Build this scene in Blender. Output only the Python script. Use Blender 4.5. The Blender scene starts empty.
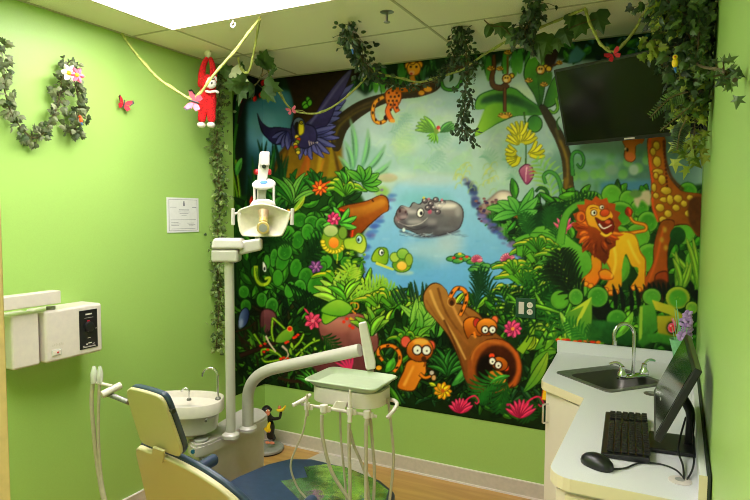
import bpy, bmesh, math, random, time
import numpy as np
from mathutils import Vector, Matrix
from mathutils.geometry import tessellate_polygon
scene = bpy.context.scene
COL = scene.collection
PI = math.pi
# ---------------------------------------------------------------- camera
CF, YAW, PITCH, ROLL = 593.72, 0.472852, 0.061557, 0.004429
CAM = Vector((2.7242, -3.5223, 1.7046))
W, H = 2.827, 2.672            # room width and ceiling height; back wall is y = 0, left wall x = 0
FRONT = -3.0                   # doorway wall; the photographer stands just outside it
_f = Vector((-math.sin(YAW)*math.cos(PITCH), math.cos(YAW)*math.cos(PITCH), -math.sin(PITCH)))
_r0 = Vector((math.cos(YAW), math.sin(YAW), 0)); _u0 = _r0.cross(_f)
_r = _r0*math.cos(ROLL)+_u0*math.sin(ROLL); _u = -_r0*math.sin(ROLL)+_u0*math.cos(ROLL)
cd = bpy.data.cameras.new('camera'); cam = bpy.data.objects.new('camera', cd); COL.objects.link(cam)
cam.matrix_world = Matrix.Translation(CAM) @ Matrix((_r, _u, -_f)).transposed().to_4x4()
cd.sensor_width = 36; cd.lens = CF/750*36; cd.clip_start = .02
scene.camera = cam
# ---------------------------------------------------------------- world, light, exposure
wd = bpy.data.worlds.new('world'); scene.world = wd; wd.use_nodes = True
wd.node_tree.nodes['Background'].inputs[0].default_value = (.95, .97, 1, 1)
wd.node_tree.nodes['Background'].inputs[1].default_value = 0.55
scene.view_settings.view_transform = 'Standard'; scene.view_settings.look = 'None'
scene.view_settings.exposure = 0.55; scene.view_settings.gamma = 1
scene.cycles.filter_width = 1.0
LIGHT_POWER = 12.3             # emission of the ceiling troffer diffusers
# ---------------------------------------------------------------- finding places: a photo pixel seen on a known plane
def ray(x, y): return _f*CF+_r*(x-375)-_u*(y-250)
def onz(x, y, Z): v = ray(x, y); return CAM+v*((Z-CAM.z)/v.z)
def ony(x, y, Y): v = ray(x, y); return CAM+v*((Y-CAM.y)/v.y)
def onx(x, y, X): v = ray(x, y); return CAM+v*((X-CAM.x)/v.x)
def dep(x, y, D): return CAM+ray(x, y)*(D/CF)
# ---------------------------------------------------------------- materials
def lin(c): return tuple((v/12.92 if v <= .04045 else ((v+.055)/1.055)**2.4) for v in [q/255 for q in c])+(1,)
def mat(name, c, rough=.5, metal=0, noise=0, nscale=40, bump=0, coat=0, emit=0, trans=0, alpha=1, spec=.5, c2=None, island=False):
    m = bpy.data.materials.new(name); m.use_nodes = True; nt = m.node_tree; b = nt.nodes['Principled BSDF']
    b.inputs['Base Color'].default_value = lin(c); b.inputs['Roughness'].default_value = rough; b.inputs['Metallic'].default_value = metal
    b.inputs['Coat Weight'].default_value = coat; b.inputs['Coat Roughness'].default_value = .08; b.inputs['Specular IOR Level'].default_value = spec
    b.inputs['Transmission Weight'].default_value = trans; b.inputs['Alpha'].default_value = alpha
    if emit: b.inputs['Emission Color'].default_value = lin(c); b.inputs['Emission Strength'].default_value = emit
    if noise or bump or c2:
        tc = nt.nodes.new('ShaderNodeTexCoord'); nz = nt.nodes.new('ShaderNodeTexNoise'); nz.inputs['Scale'].default_value = nscale; nz.inputs['Detail'].default_value = 4
        nt.links.new(tc.outputs['Object'], nz.inputs['Vector'])
        fac = nz.outputs['Fac']
        if island:
            g = nt.nodes.new('ShaderNodeNewGeometry'); fac = g.outputs['Random Per Island']
        if noise or c2:
            r = nt.nodes.new('ShaderNodeValToRGB'); nt.links.new(fac, r.inputs[0])
            a = c; d = c2 if c2 else [min(255, int(v*(1+noise))) for v in c]
            if not c2: a = [int(v*(1-noise)) for v in c]
            r.color_ramp.elements[0].color = lin(a); r.color_ramp.elements[1].color = lin(d)
            if not island: r.color_ramp.elements[0].position = .35; r.color_ramp.elements[1].position = .65
            nt.links.new(r.outputs[0], b.inputs['Base Color'])
        if bump:
            bp = nt.nodes.new('ShaderNodeBump'); bp.inputs['Strength'].default_value = bump; bp.inputs['Distance'].default_value = .004
            nt.links.new(nz.outputs['Fac'], bp.inputs['Height']); nt.links.new(bp.outputs[0], b.inputs['Normal'])
    return m
M = {}
M['green'] = mat('green_wall_paint', (160, 198, 102), .42, bump=.06, nscale=260, noise=.012)
M['ceil'] = mat('ceiling_tile', (236, 230, 212), .9, noise=.05, nscale=220, bump=.25)
M['tbar'] = mat('ceiling_grid_metal', (186, 180, 154), .6, noise=.02)
M['base'] = mat('vinyl_baseboard', (206, 196, 184), .5, noise=.02)
M['basew'] = mat('baseboard_edge', (236, 226, 224), .4, noise=.02)
M['jamb'] = mat('door_trim_paint', (226, 186, 140), .5, noise=.03)
M['white'] = mat('white_plastic', (214, 204, 196), .35, noise=.01, coat=.2)
M['lampw'] = mat('lamp_housing_enamel', (190, 184, 178), .35, noise=.01, coat=.2)
M['unit'] = mat('unit_enamel', (190, 183, 176), .3, noise=.01, coat=.3)
M['cream'] = mat('cream_shell', (204, 190, 152), .4, noise=.004, coat=.2)
M['blue'] = mat('blue_vinyl', (46, 62, 88), .38, noise=.06, nscale=30, coat=.2, bump=.1)
M['plastic'] = mat('clear_cover_film', (176, 184, 160), .07, .85, noise=.3, nscale=9, bump=.5, coat=1)
M['tray'] = mat('pale_green_tray', (176, 188, 158), .4, noise=.01)
M['hose'] = mat('ribbed_hose', (176, 166, 142), .5, noise=.03)
M['grey'] = mat('grey_plastic', (150, 150, 144), .5, noise=.03)
M['black'] = mat('black_plastic', (22, 23, 25), .35, noise=.1)
M['screen'] = mat('glossy_screen', (8, 10, 9), .12, noise=.1, spec=.35)
M['key'] = mat('key_caps', (24, 24, 27), .5, noise=.1)
M['chrome'] = mat('chrome', (220, 220, 222), .12, 1, noise=.02)
M['steel'] = mat('brushed_steel', (128, 126, 122), .36, .75, noise=.08, nscale=60)
M['basin'] = mat('sink_basin_steel', (96, 94, 90), .42, .7, noise=.02)
M['counter'] = mat('laminate_top', (222, 222, 224), .35, noise=.015, nscale=300)
M['edge'] = mat('laminate_edge', (226, 214, 178), .45, noise=.004)
M['cab'] = mat('cabinet_laminate', (226, 216, 196), .5, noise=.004)
M['seam'] = mat('dark_caulk', (40, 52, 40), .7, noise=.1)
M['red'] = mat('red_plush', (214, 24, 30), .95, noise=.2, nscale=120, bump=1)
M['whiteplush'] = mat('white_plush', (240, 230, 226), .95, noise=.06, nscale=120, bump=.8)
M['blackpaint'] = mat('black_figure_paint', (24, 20, 22), .4, noise=.1)
M['skin'] = mat('figure_face_paint', (226, 130, 100), .5, noise=.05)
M['yellow'] = mat('yellow_paint', (240, 200, 30), .5, noise=.05)
M['pink'] = mat('pink_paper', (240, 110, 140), .6, noise=.1)
M['redp'] = mat('red_paper', (206, 30, 50), .6, noise=.1)
M['orange'] = mat('orange_paper', (240, 90, 30), .6, noise=.1)
M['bluep'] = mat('blue_logo', (50, 110, 190), .4, noise=.05)
M['teal'] = mat('teal_logo', (30, 100, 130), .4, noise=.05)
M['paper'] = mat('certificate_paper', (226, 226, 224), .7, noise=.01)
M['ink'] = mat('printed_ink', (130, 130, 140), .7, noise=.05)
M['lilac'] = mat('lilac_petal', (160, 120, 190), .6, c2=(206, 170, 224), island=True)
M['glassg'] = mat('green_cellophane', (150, 220, 160), .15, alpha=.75, noise=.05)
M['rope'] = mat('yellow_green_vine', (160, 166, 84), .7, noise=.15, nscale=60)
M['ivy'] = mat('ivy_leaf', (34, 60, 26), .5, c2=(92, 122, 56), island=True)
M['ivydk'] = mat('dark_ivy_leaf', (20, 38, 20), .5, c2=(58, 84, 44), island=True)
M['ivyv'] = mat('variegated_ivy_leaf', (42, 64, 28), .6, c2=(136, 142, 106), island=True)
M['ivyfresh'] = mat('fresh_ivy_leaf', (44, 74, 26), .6, c2=(136, 158, 84), island=True)
M['ivylt'] = mat('lime_leaf', (84, 110, 28), .55, c2=(160, 170, 60), island=True)
M['ivybig'] = mat('large_ivy_leaf', (44, 74, 30), .5, c2=(76, 106, 40), island=True)
M['ivypale'] = mat('pale_ivy_leaf', (196, 204, 160), .5, c2=(220, 226, 190), island=True)
M['stem'] = mat('plant_stem', (82, 70, 34), .7, noise=.2)
M['green_plate'] = mat('green_outlet_plate', (20, 74, 44), .4, noise=.05)
M['amber'] = mat('amber_lens', (206, 180, 110), .25, noise=.04, coat=.6)
M['reflector'] = mat('cream_reflector', (206, 202, 180), .25, noise=.02, coat=.5)
M['copper'] = mat('lamp_socket', (190, 160, 130), .4, .4, noise=.05)
M['diff'] = mat('light_diffuser', (252, 244, 246), .5, emit=LIGHT_POWER)
M['fill_room'] = mat('added_fill_diffuser', (252, 244, 246), .5, emit=LIGHT_POWER*.9)
M['fill_hall'] = mat('hall_fill_diffuser', (252, 244, 246), .5, emit=LIGHT_POWER*1.5)
M['clear'] = mat('clear_plastic', (226, 226, 220), .1, alpha=.6, coat=.5, noise=.03)
# ---------------------------------------------------------------- mesh building
class MB:
    def __init__(s, m=None): s.v = []; s.f = []; s.m = m or Matrix.Identity(4)
    def add(s, vs, fs):
        n = len(s.v); s.v += [s.m @ Vector(q) for q in vs]; s.f += [tuple(i+n for i in q) for q in fs]; return s
    def box(s, a, b):
        x0, y0, z0 = a; x1, y1, z1 = b
        return s.add([(x0, y0, z0), (x1, y0, z0), (x1, y1, z0), (x0, y1, z0), (x0, y0, z1), (x1, y0, z1), (x1, y1, z1), (x0, y1, z1)], [(0, 3, 2, 1), (4, 5, 6, 7), (0, 1, 5, 4), (1, 2, 6, 5), (2, 3, 7, 6), (3, 0, 4, 7)])
    def hexa(s, q): return s.add(q, [(0, 3, 2, 1), (4, 5, 6, 7), (0, 1, 5, 4), (1, 2, 6, 5), (2, 3, 7, 6), (3, 0, 4, 7)])
    def tube(s, pts, r, n=12, sm=0, cap=True, flat=1):
        P = [Vector(p) for p in pts]
        if sm:
            q = []
            for i in range(len(P)-1):
                p0, p1, p2, p3 = P[max(i-1, 0)], P[i], P[i+1], P[min(i+2, len(P)-1)]
                for k in range(sm):
                    t = k/sm; q.append(.5*((2*p1)+(p2-p0)*t+(2*p0-5*p1+4*p2-p3)*t*t+(3*p1-p0-3*p2+p3)*t**3))
            P = q+[P[-1]]
        N = len(P); R = [r(i/(N-1)) if callable(r) else r for i in range(N)]
        t0 = (P[1]-P[0]).normalized(); nn = t0.orthogonal().normalized(); vs = []; fs = []
        for i in range(N):
            t = (P[min(i+1, N-1)]-P[max(i-1, 0)]).normalized(); nn = (nn-t*nn.dot(t)).normalized(); bb = t.cross(nn)
            for k in range(n):
                a = 2*PI*k/n; vs.append(P[i]+(nn*math.cos(a)+bb*math.sin(a)*flat)*R[i])
        for i in range(N-1):
            for k in range(n): k2 = (k+1) % n; fs.append((i*n+k, i*n+k2, (i+1)*n+k2, (i+1)*n+k))
        if cap: fs += [tuple(range(n))[::-1], tuple((N-1)*n+k for k in range(n))]
        return s.add(vs, fs)
    def lathe(s, c, prof, n=24, sx=1, sy=1, p=2, rot=0):
        """rings (radius, z) stacked around c; p > 2 gives rounded-rectangle rings"""
        vs = []; fs = []; N = len(prof)
        for r, z in prof:
            for k in range(n):
                a = 2*PI*k/n; ca, sa = math.cos(a), math.sin(a); e = 2/p
                x = r*sx*math.copysign(abs(ca)**e, ca); y = r*sy*math.copysign(abs(sa)**e, sa)
                vs.append((c[0]+x*math.cos(rot)-y*math.sin(rot), c[1]+x*math.sin(rot)+y*math.cos(rot), c[2]+z))
        for i in range(N-1):
            for k in range(n): k2 = (k+1) % n; fs.append((i*n+k, i*n+k2, (i+1)*n+k2, (i+1)*n+k))
        fs += [tuple(range(n))[::-1], tuple((N-1)*n+k for k in range(n))]
        return s.add(vs, fs)
    def ball(s, c, rx, ry=None, rz=None, n=14, rot=None):
        ry = ry or rx; rz = rz or rx; R = rot or Matrix.Identity(3); vs = [Vector(c)+R@Vector((0, 0, -rz))]; fs = []; m = n//2
        for i in range(1, m):
            t = PI*i/m
            for k in range(n): a = 2*PI*k/n; vs.append(Vector(c)+R@Vector((rx*math.sin(t)*math.cos(a), ry*math.sin(t)*math.sin(a), -rz*math.cos(t))))
        vs.append(Vector(c)+R@Vector((0, 0, rz)))
        for k in range(n): k2 = (k+1) % n; fs.append((0, 1+k2, 1+k)); fs.append((len(vs)-1, 1+(m-2)*n+k, 1+(m-2)*n+k2))
        for i in range(m-2):
            for k in range(n): k2 = (k+1) % n; fs.append((1+i*n+k, 1+i*n+k2, 1+(i+1)*n+k2, 1+(i+1)*n+k))
        return s.add(vs, fs)
    def prism(s, pts, z0, z1, holes=()):
        loops = [list(pts)]+[list(h) for h in holes]; flat = [p for l in loops for p in l]; n = len(flat)
        tri = tessellate_polygon([[Vector((p[0], p[1], 0)) for p in l] for l in loops])
        vs = [(p[0], p[1], z0) for p in flat]+[(p[0], p[1], z1) for p in flat]; fs = []
        for t in tri:
            a, b, c = (Vector((flat[i][0], flat[i][1], 0)) for i in t)
            if (b-a).cross(c-a).z < 0: t = t[::-1]
            fs += [tuple(i+n for i in t), tuple(t)[::-1]]
        o = 0
        for l in loops:
            for i in range(len(l)): a, b = o+i, o+(i+1) % len(l); fs.append((a, b, b+n, a+n))
            o += len(l)
        return s.add(vs, fs)
    def build(s, name, m, parent=None, bevel=0, smooth=True, seg=3, angle=40):
        me = bpy.data.meshes.new(name); off = Vector((0, 0, 0)); q = parent
        while q is not None: off = off+q.location; q = q.parent
        if parent is None:
            vs = s.v; xs = [v.x for v in vs]; ys = [v.y for v in vs]; off = Vector(((min(xs)+max(xs))/2, (min(ys)+max(ys))/2, min(v.z for v in vs)))
        me.from_pydata([tuple(v-off) for v in s.v], [], s.f); me.update()
        bm = bmesh.new(); bm.from_mesh(me); bmesh.ops.recalc_face_normals(bm, faces=bm.faces); bm.to_mesh(me); bm.free()
        if smooth:
            me.polygons.foreach_set('use_smooth', [True]*len(me.polygons))
            try: me.set_sharp_from_angle(angle=math.radians(angle))
            except Exception: pass
        me.materials.append(M[m] if isinstance(m, str) else m)
        o = bpy.data.objects.new(name, me); COL.objects.link(o)
        if parent is None: o.location = off
        else: o.parent = parent
        if bevel:
            b = o.modifiers.new('bevel', 'BEVEL'); b.width = bevel; b.segments = seg; b.limit_method = 'ANGLE'; b.angle_limit = math.radians(35); b.harden_normals = True
        return o
def tag(o, label, cat, group=None):
    o['label'] = label; o['category'] = cat
    if group: o['group'] = group
    return o
def thing(name, label, cat, loc, group=None):
    o = bpy.data.objects.new(name, None); o.empty_display_size = .05; COL.objects.link(o); o.location = Vector(loc); return tag(o, label, cat, group)
def struct(o): o['kind'] = 'structure'; return o
def frame_m(loc, yaw=0, tilt=0, tiltaxis='X'): return Matrix.Translation(loc) @ Matrix.Rotation(yaw, 4, 'Z') @ Matrix.Rotation(tilt, 4, tiltaxis)
def rrect(x0, y0, x1, y1, r, n=5):
    o = []
    for cx, cy, a in ((x1-r, y1-r, 0), (x0+r, y1-r, 90), (x0+r, y0+r, 180), (x1-r, y0+r, 270)):
        for k in range(n+1): t = math.radians(a+90*k/n); o.append((cx+r*math.cos(t), cy+r*math.sin(t)))
    return o
def skin(name, m, parent, joints, edges, sub=2):
    """one continuous body grown over joints = [(x, y, z, radius)]"""
    me = bpy.data.meshes.new(name); off = Vector((0, 0, 0)); q = parent
    while q is not None: off = off+q.location; q = q.parent
    me.from_pydata([tuple(Vector(j[:3])-off) for j in joints], edges, []); me.update()
    o = bpy.data.objects.new(name, me); COL.objects.link(o); o.parent = parent
    s = o.modifiers.new('skin', 'SKIN'); s.use_smooth_shade = True
    for i, v in enumerate(me.skin_vertices[0].data): v.radius = (joints[i][3], joints[i][3]); v.use_root = (i == 0)
    u = o.modifiers.new('sub', 'SUBSURF'); u.levels = u.render_levels = sub
    me.materials.append(M[m]); return o
# ================================================================ ROOM SHELL
T = .12
struct(MB().box((-T, FRONT-1.6, -.1), (W+T, T, 0)).build('floor', mat('wood_laminate', (206, 160, 92), .35, noise=.12, nscale=7, c2=(190, 142, 78)), None, smooth=False))
fm = M['floorwood'] = bpy.data.materials['wood_laminate']; nt = fm.node_tree
mp = nt.nodes.new('ShaderNodeMapping'); mp.inputs['Scale'].default_value = (.35, 4, 1); nz = [n for n in nt.nodes if n.type == 'TEX_NOISE'][0]; tc = [n for n in nt.nodes if n.type == 'TEX_COORD'][0]
nt.links.new(tc.outputs['Object'], mp.inputs['Vector']); nt.links.new(mp.outputs[0], nz.inputs['Vector'])
struct(MB().box((-T, FRONT-1.6, H), (W+T, T, H+.1)).build('ceiling', 'ceil', smooth=False))
struct(MB().box((-T, 0, 0), (W+T, T, H)).build('wall_back', 'green', smooth=False))
struct(MB().box((-T, FRONT-1.6, 0), (0, 0, H)).build('wall_left', 'green', smooth=False))
struct(MB().box((W, FRONT-1.6, 0), (W+T, 0, H)).build('wall_right', 'green', smooth=False))
wf = MB().box((0, FRONT-T, 0), (1.80, FRONT, H)); wf.box((1.80, FRONT-T, 2.14), (W, FRONT, H))
struct(wf.build('wall_front', 'green', smooth=False))
tr = MB().box((1.795, FRONT-T-.01, 0), (1.822, FRONT+.015, 2.14)); tr.box((1.822, FRONT-.075, 0), (1.834, FRONT-.04, 2.14))
struct(tr.build('trim_1', 'jamb', bevel=.003))
bb = MB().box((0, -.012, 0), (2.2, 0, .097)); struct(bb.build('baseboard_back', 'base', bevel=.004))
struct(MB().box((0, -.018, 0), (2.2, -.0125, .012)).box((0, -.0135, .095), (2.2, 0, .1)).build('trim_2', 'basew', smooth=False))
struct(MB().box((0, FRONT, 0), (.012, -.013, .097)).build('baseboard_left', 'base', bevel=.004))
struct(MB().box((.0125, FRONT, 0), (.018, -.019, .012)).box((0, FRONT, .095), (.0135, -.014, .1)).build('trim_3', 'basew', smooth=False))
# ceiling grid of metal tees
XG, YG_ = [.313, 1.532, 2.75], [-.595, -1.165, -1.775, -2.385]
g = MB()
for x in XG: g.box((x-.007, FRONT, H-.003), (x+.007, 0, H))
for y in YG_: g.box((0, y-.007, H-.0025), (W, y+.007, H))
g.box((0, FRONT, H-.004), (.016, 0, H)); g.box((0, -.016, H-.0035), (W, 0, H))
struct(g.build('trim_4', 'tbar', smooth=False))
def troffer(x0, y0, x1, y1, label, dm='diff'):
    L = thing('ceiling_light', label, 'light', ((x0+x1)/2, (y0+y1)/2, H-.02))
    f = MB(); w = .009
    f.box((x0, y0, H-.012), (x1, y0+w, H-.004)); f.box((x0, y1-w, H-.012), (x1, y1, H-.004)); f.box((x0, y0+w, H-.012), (x0+w, y1-w, H-.004)); f.box((x1-w, y0+w, H-.012), (x1, y1-w, H-.004))
    f.build('frame', 'tbar', L, smooth=False)
    MB().box((x0+w, y0+w, H-.009), (x1-w, y1-w, H-.005)).build('diffuser', dm, L, smooth=False)
troffer(.321, -1.768, 1.524, -1.173, 'bright white fluorescent ceiling panel above the dental chair')
troffer(.321, -2.97, 1.524, -2.393, 'added white fill light panel on the unseen ceiling nearer the doorway', 'fill_room')  # unseen panel, added to bring more light into the room
troffer(1.5, FRONT-1.1, 2.6, FRONT-.5, 'added white fill light panel on the unseen hallway ceiling outside the doorway', 'fill_hall')  # added front fill: unseen panel behind the camera, shining through the doorway

# ---------------------------------------------------------------- painted mural artwork
# The jungle picture is drawn as brush shapes into a colour array that becomes the mural mesh's colour attribute.
PX0, PY0, PX1, PY1, SS = 226.0, 26.0, 710.0, 438.0, 2.5
GW, GH = int((PX1-PX0)*SS), int((PY1-PY0)*SS)
CV = np.zeros((GH, GW, 3), np.float32)
rnd = random.Random(7)
def put(pts, c, c2=None, ang=90, soft=0.8, alpha=1.0):
    """filled polygon with soft rim; c2 = second colour of a gradient along ang (degrees)"""
    P = (np.array(pts, np.float32)-[PX0, PY0])*SS
    m = soft*SS+1
    x0, y0 = np.floor(P.min(0)-m).astype(int); x1, y1 = np.ceil(P.max(0)+m).astype(int)
    x0, y0, x1, y1 = max(x0, 0), max(y0, 0), min(x1, GW), min(y1, GH)
    if x1 <= x0 or y1 <= y0: return
    X, Y = np.meshgrid(np.arange(x0, x1)+.5, np.arange(y0, y1)+.5)
    ins = np.zeros(X.shape, bool)
    n = len(P)
    for i in range(n):
        ax, ay = P[i]; bx, by = P[(i+1) % n]
        if ay == by: continue
        ins ^= ((Y >= min(ay, by)) & (Y < max(ay, by)) & (X < (bx-ax)*(Y-ay)/(by-ay)+ax))
    a = ins.astype(np.float32)
    k = max(1, int(round(soft*SS)))
    if soft > 0:
        for ax in (0, 1):
            for rep in ((0,) if soft < .5 else (0, 1)):
                b = np.pad(a, [(k, k) if i == ax else (0, 0) for i in (0, 1)], mode='edge').cumsum(ax)
                b = np.concatenate([np.zeros_like(b[:1] if ax == 0 else b[:, :1]), b], ax)
                w = (2*k+1)
                hi = b[w:] if ax == 0 else b[:, w:]
                lo = b[:-w] if ax == 0 else b[:, :-w]
                a = (hi-lo)/w
            if soft < 1.5: pass
    a = (a*alpha)[..., None]
    C1 = np.array(c, np.float32)/255
    if c2 is not None:
        C2 = np.array(c2, np.float32)/255
        d = np.array([math.cos(math.radians(ang)), math.sin(math.radians(ang))])
        t = (X-P[:, 0].mean())*d[0]+(Y-P[:, 1].mean())*d[1]
        q = (P-P.mean(0))@d
        t = np.clip((t-q.min())/(q.max()-q.min()+1e-6), 0, 1)[..., None]
        col = C1*(1-t)+C2*t
    else: col = C1
    CV[y0:y1, x0:x1] = CV[y0:y1, x0:x1]*(1-a)+col*a
def smooth(pts, n=6, closed=True):
    P = [np.array(q, float) for q in pts]; N = len(P); out = []
    rng = range(N) if closed else range(N-1)
    for i in rng:
        g = lambda j: P[j % N] if closed else P[min(max(j, 0), N-1)]
        p0, p1, p2, p3 = g(i-1), g(i), g(i+1), g(i+2)
        for k in range(n):
            t = k/n
            out.append(.5*((2*p1)+(-p0+p2)*t+(2*p0-5*p1+4*p2-p3)*t*t+(-p0+3*p1-3*p2+p3)*t**3))
    if not closed: out.append(P[-1])
    return out
def blob(pts, c, c2=None, ang=90, soft=.3, alpha=1, line=None):
    q = smooth(pts)
    if line is not None:
        m = sum(q)/len(q)
        put([m+(v-m)*(1+1.1/max(1.5, np.hypot(*(v-m)))) for v in q], line, None, 0, soft, alpha)
    put(q, c, c2, ang, soft, alpha)
def oval(x, y, rx, ry, c, c2=None, ang=90, rot=0, soft=.3, alpha=1, line=None):
    r = math.radians(rot)
    def ring(e): return [(x+(rx+e)*math.cos(t)*math.cos(r)-(ry+e)*math.sin(t)*math.sin(r), y+(rx+e)*math.cos(t)*math.sin(r)+(ry+e)*math.sin(t)*math.cos(r)) for t in [k*math.pi/10 for k in range(20)]]
    if line is not None: put(ring(.9), line, None, 0, soft, alpha)
    put(ring(0), c, c2, ang, soft, alpha)
def stroke(pts, w0, w1, c, c2=None, ang=90, soft=.3, alpha=1, line=None, mid=None):
    q = smooth(pts, 5, False); L, R_ = [], []
    n = len(q)
    for i, v in enumerate(q):
        d = q[min(i+1, n-1)]-q[max(i-1, 0)]; d = d/(np.hypot(*d)+1e-9); nn = np.array([-d[1], d[0]])
        t = i/(n-1); w = w0*(1-t)+w1*t
        if mid is not None: w += mid*4*t*(1-t)
        L.append(v+nn*w/2); R_.append(v-nn*w/2)
    if line is not None:
        stroke(pts, w0+1.4, w1+1.4, line, None, 0, soft, alpha, None, mid)
    put(L+R_[::-1], c, c2, ang, soft, alpha)
def blade(x0, y0, x1, y1, w, bend, c, tip=None, rib=None, alpha=1, line=None, soft=.25):
    """one pointed leaf from base to tip"""
    dx, dy = x1-x0, y1-y0; L = math.hypot(dx, dy)+1e-6; nx, ny = -dy/L, dx/L
    mid = [(x0+dx*t+nx*bend*4*t*(1-t), y0+dy*t+ny*bend*4*t*(1-t)) for t in (0, .2, .4, .6, .8, 1)]
    a = math.degrees(math.atan2(dy, dx))
    if line is not None: stroke(mid, 1.6, 1, line, None, 0, soft, alpha, None, w+.9)
    stroke(mid, .6, .2, c, tip, a, soft, alpha, None, w)
    if w >= 2.6 and sum(c) > 110 and rib is None:
        up = -1 if nx*0+ny > 0 else 1
        o = w*.2*(-1 if ny > 0 else 1); hc = [min(255, int(v*1.25+26)) for v in c[:2]]+[min(255, int(c[2]*1.15+8))]
        stroke([(q[0]+nx*o, q[1]+ny*o) for q in mid[1:-1]], .3, .2, hc, None, 0, .4, alpha*.75, None, w*.34)
        stroke([(q[0]-nx*o*1.3, q[1]-ny*o*1.3) for q in mid[1:-1]], .3, .2, [int(v*.62) for v in c], None, 0, .4, alpha*.6, None, w*.25)
    if rib is not None: stroke(mid, .7, .3, rib, None, 0, .2, alpha)
def frond(x0, y0, x1, y1, n, ll, c, c2=None, bend=0, w=1.6, spread=55, alpha=1):
    """a palm or fern frond: leaflets along both sides of a rib"""
    dx, dy = x1-x0, y1-y0; L = math.hypot(dx, dy); nx, ny = -dy/L, dx/L
    f = lambda t: (x0+dx*t+nx*bend*4*t*(1-t), y0+dy*t+ny*bend*4*t*(1-t))
    for i in range(n):
        t = (i+.6)/n; px, py = f(t); qx, qy = f(min(1.02, t+.03)); a = math.atan2(qy-py, qx-px)
        l = ll*(.45+.9*math.sin(math.pi*min(1, .15+t*.85)))*(1 if t < .9 else .8)
        for s in (-1, 1):
            b = a+s*math.radians(spread)
            blade(px, py, px+l*math.cos(b), py+l*math.sin(b), w, -s*l*.1, c, c2, alpha=alpha)
    stroke([f(0), f(.33), f(.66), f(1)], 1.3, .4, c, c2, 0, .2, alpha)
def tuft(x, y, n, r, a0, a1, w, cs, tip=None, rib=None, jit=.2, line=(18, 40, 14), droop=0):
    """a clump of blades fanned out from one root, angles in degrees with 90 = up"""
    order = list(range(n)); rnd.shuffle(order)
    for i in order:
        a = math.radians(a0+(a1-a0)*(i+.5)/n+rnd.uniform(-5, 5)); l = r*(1+rnd.uniform(-jit, jit))
        s = 1 if math.cos(a) > 0 else -1
        blade(x, y, x+l*math.cos(a), y-l*math.sin(a)+droop*abs(math.cos(a)), w, -s*l*.12, rnd.choice(cs), tip, rib, line=line)
def arch(x, y, n, r, w, c, tip, a0=20, a1=160, line=(20, 50, 15)):
    """arching strap leaves with yellow backs"""
    for i in range(n):
        a = math.radians(a0+(a1-a0)*i/max(1, n-1)); l = r*rnd.uniform(.85, 1.1); cx = math.cos(a); sy = math.sin(a)
        pts = [(x, y), (x+l*.45*cx, y-l*.62*(.45+.55*sy)), (x+l*.85*cx, y-l*.62*(.35+.65*sy)), (x+l*1.12*cx, y-l*.18*(1+sy))]
        stroke(pts, w*.7, .5, c, None, 0, .25, 1, line, w*.5)
        stroke([(p[0], p[1]-w*.28) for p in pts[1:]], w*.45, .3, tip, None, 0, .3, .9)
def pad(x, y, rx, ry, c, rim, dark=(20, 60, 20), rot=0, dots=True):
    """a round fleshy leaf with a bright rim"""
    oval(x, y, rx+1, ry+1, dark, rot=rot, soft=.5); oval(x, y, rx, ry, rim, rot=rot); oval(x, y, rx*.96, ry*.97, rim, [int(v*.85) for v in rim], 80, rot=rot, soft=.4); oval(x+.3, y+.6, rx*.76, ry*.8, c, [int(v*1.12) for v in c], 90, rot=rot, soft=1.0)
    if dots:
        for k in range(4): oval(x+rx*rnd.uniform(-.4, .4), y+ry*rnd.uniform(-.5, .5), .6, .6, rim, soft=.4, alpha=.6)
def flower(x, y, r, n, c, c2=None, mid=(255, 200, 60), w=2.4, rot=0):
    for i in range(n):
        a = rot+i*2*math.pi/n+rnd.uniform(-.12, .12)
        blade(x, y, x+r*math.cos(a), y+r*math.sin(a), w, 0, c, c2, line=[int(v*.45) for v in c])
    oval(x, y, r*.22, r*.22, mid)
def scatter(region, n, lmin, lmax, w, cs, amin=-180, amax=180, tip=None, line=(12, 26, 10), rib=None):
    P = np.array(region, float); lo, hi = P.min(0), P.max(0); k = 0
    while k < n:
        x, y = rnd.uniform(lo[0], hi[0]), rnd.uniform(lo[1], hi[1]); ins = False
        for i in range(len(P)):
            ax, ay = P[i]; bx, by = P[(i+1) % len(P)]
            if (ay > y) != (by > y) and x < (bx-ax)*(y-ay)/(by-ay)+ax: ins = not ins
        if not ins: continue
        k += 1; a = math.radians(rnd.uniform(amin, amax)); l = rnd.uniform(lmin, lmax)
        blade(x, y, x+l*math.cos(a), y-l*math.sin(a), w*rnd.uniform(.7, 1.3), rnd.uniform(-.15, .15)*l, rnd.choice(cs), tip, rib, line=line)
DK, DG, MG, BG, LG, YG = (14, 26, 14), (26, 62, 22), (44, 104, 28), (76, 150, 34), (128, 186, 54), (176, 206, 44)
# --- sky, mist and dark canopy
put([(220, 20), (715, 20), (715, 445), (220, 445)], (22, 46, 18), soft=0)
put([(340, 66), (715, 20), (715, 300), (340, 300)], (154, 180, 198), (142, 178, 176), 80, 3)
put([(236, 100), (300, 84), (306, 200), (240, 200)], (40, 84, 96), (22, 60, 60), 90, 4)
oval(268, 126, 26, 32, (84, 148, 190), soft=6); oval(264, 130, 14, 18, (120, 184, 224), soft=5); oval(276, 100, 15, 10, (70, 136, 176), soft=3)
for x, y, rx, ry, c in [(400, 120, 50, 26, (180, 202, 216)), (450, 150, 70, 30, (172, 200, 192)), (510, 110, 50, 40, (166, 190, 198)), (480, 180, 60, 20, (160, 194, 182)), (400, 160, 40, 30, (154, 192, 194)), (600, 170, 60, 30, (84, 132, 110)), (660, 170, 40, 40, (66, 100, 92)), (620, 205, 70, 14, (96, 136, 128))]:
    oval(x, y, rx, ry, c, soft=9, alpha=.7)
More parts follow.
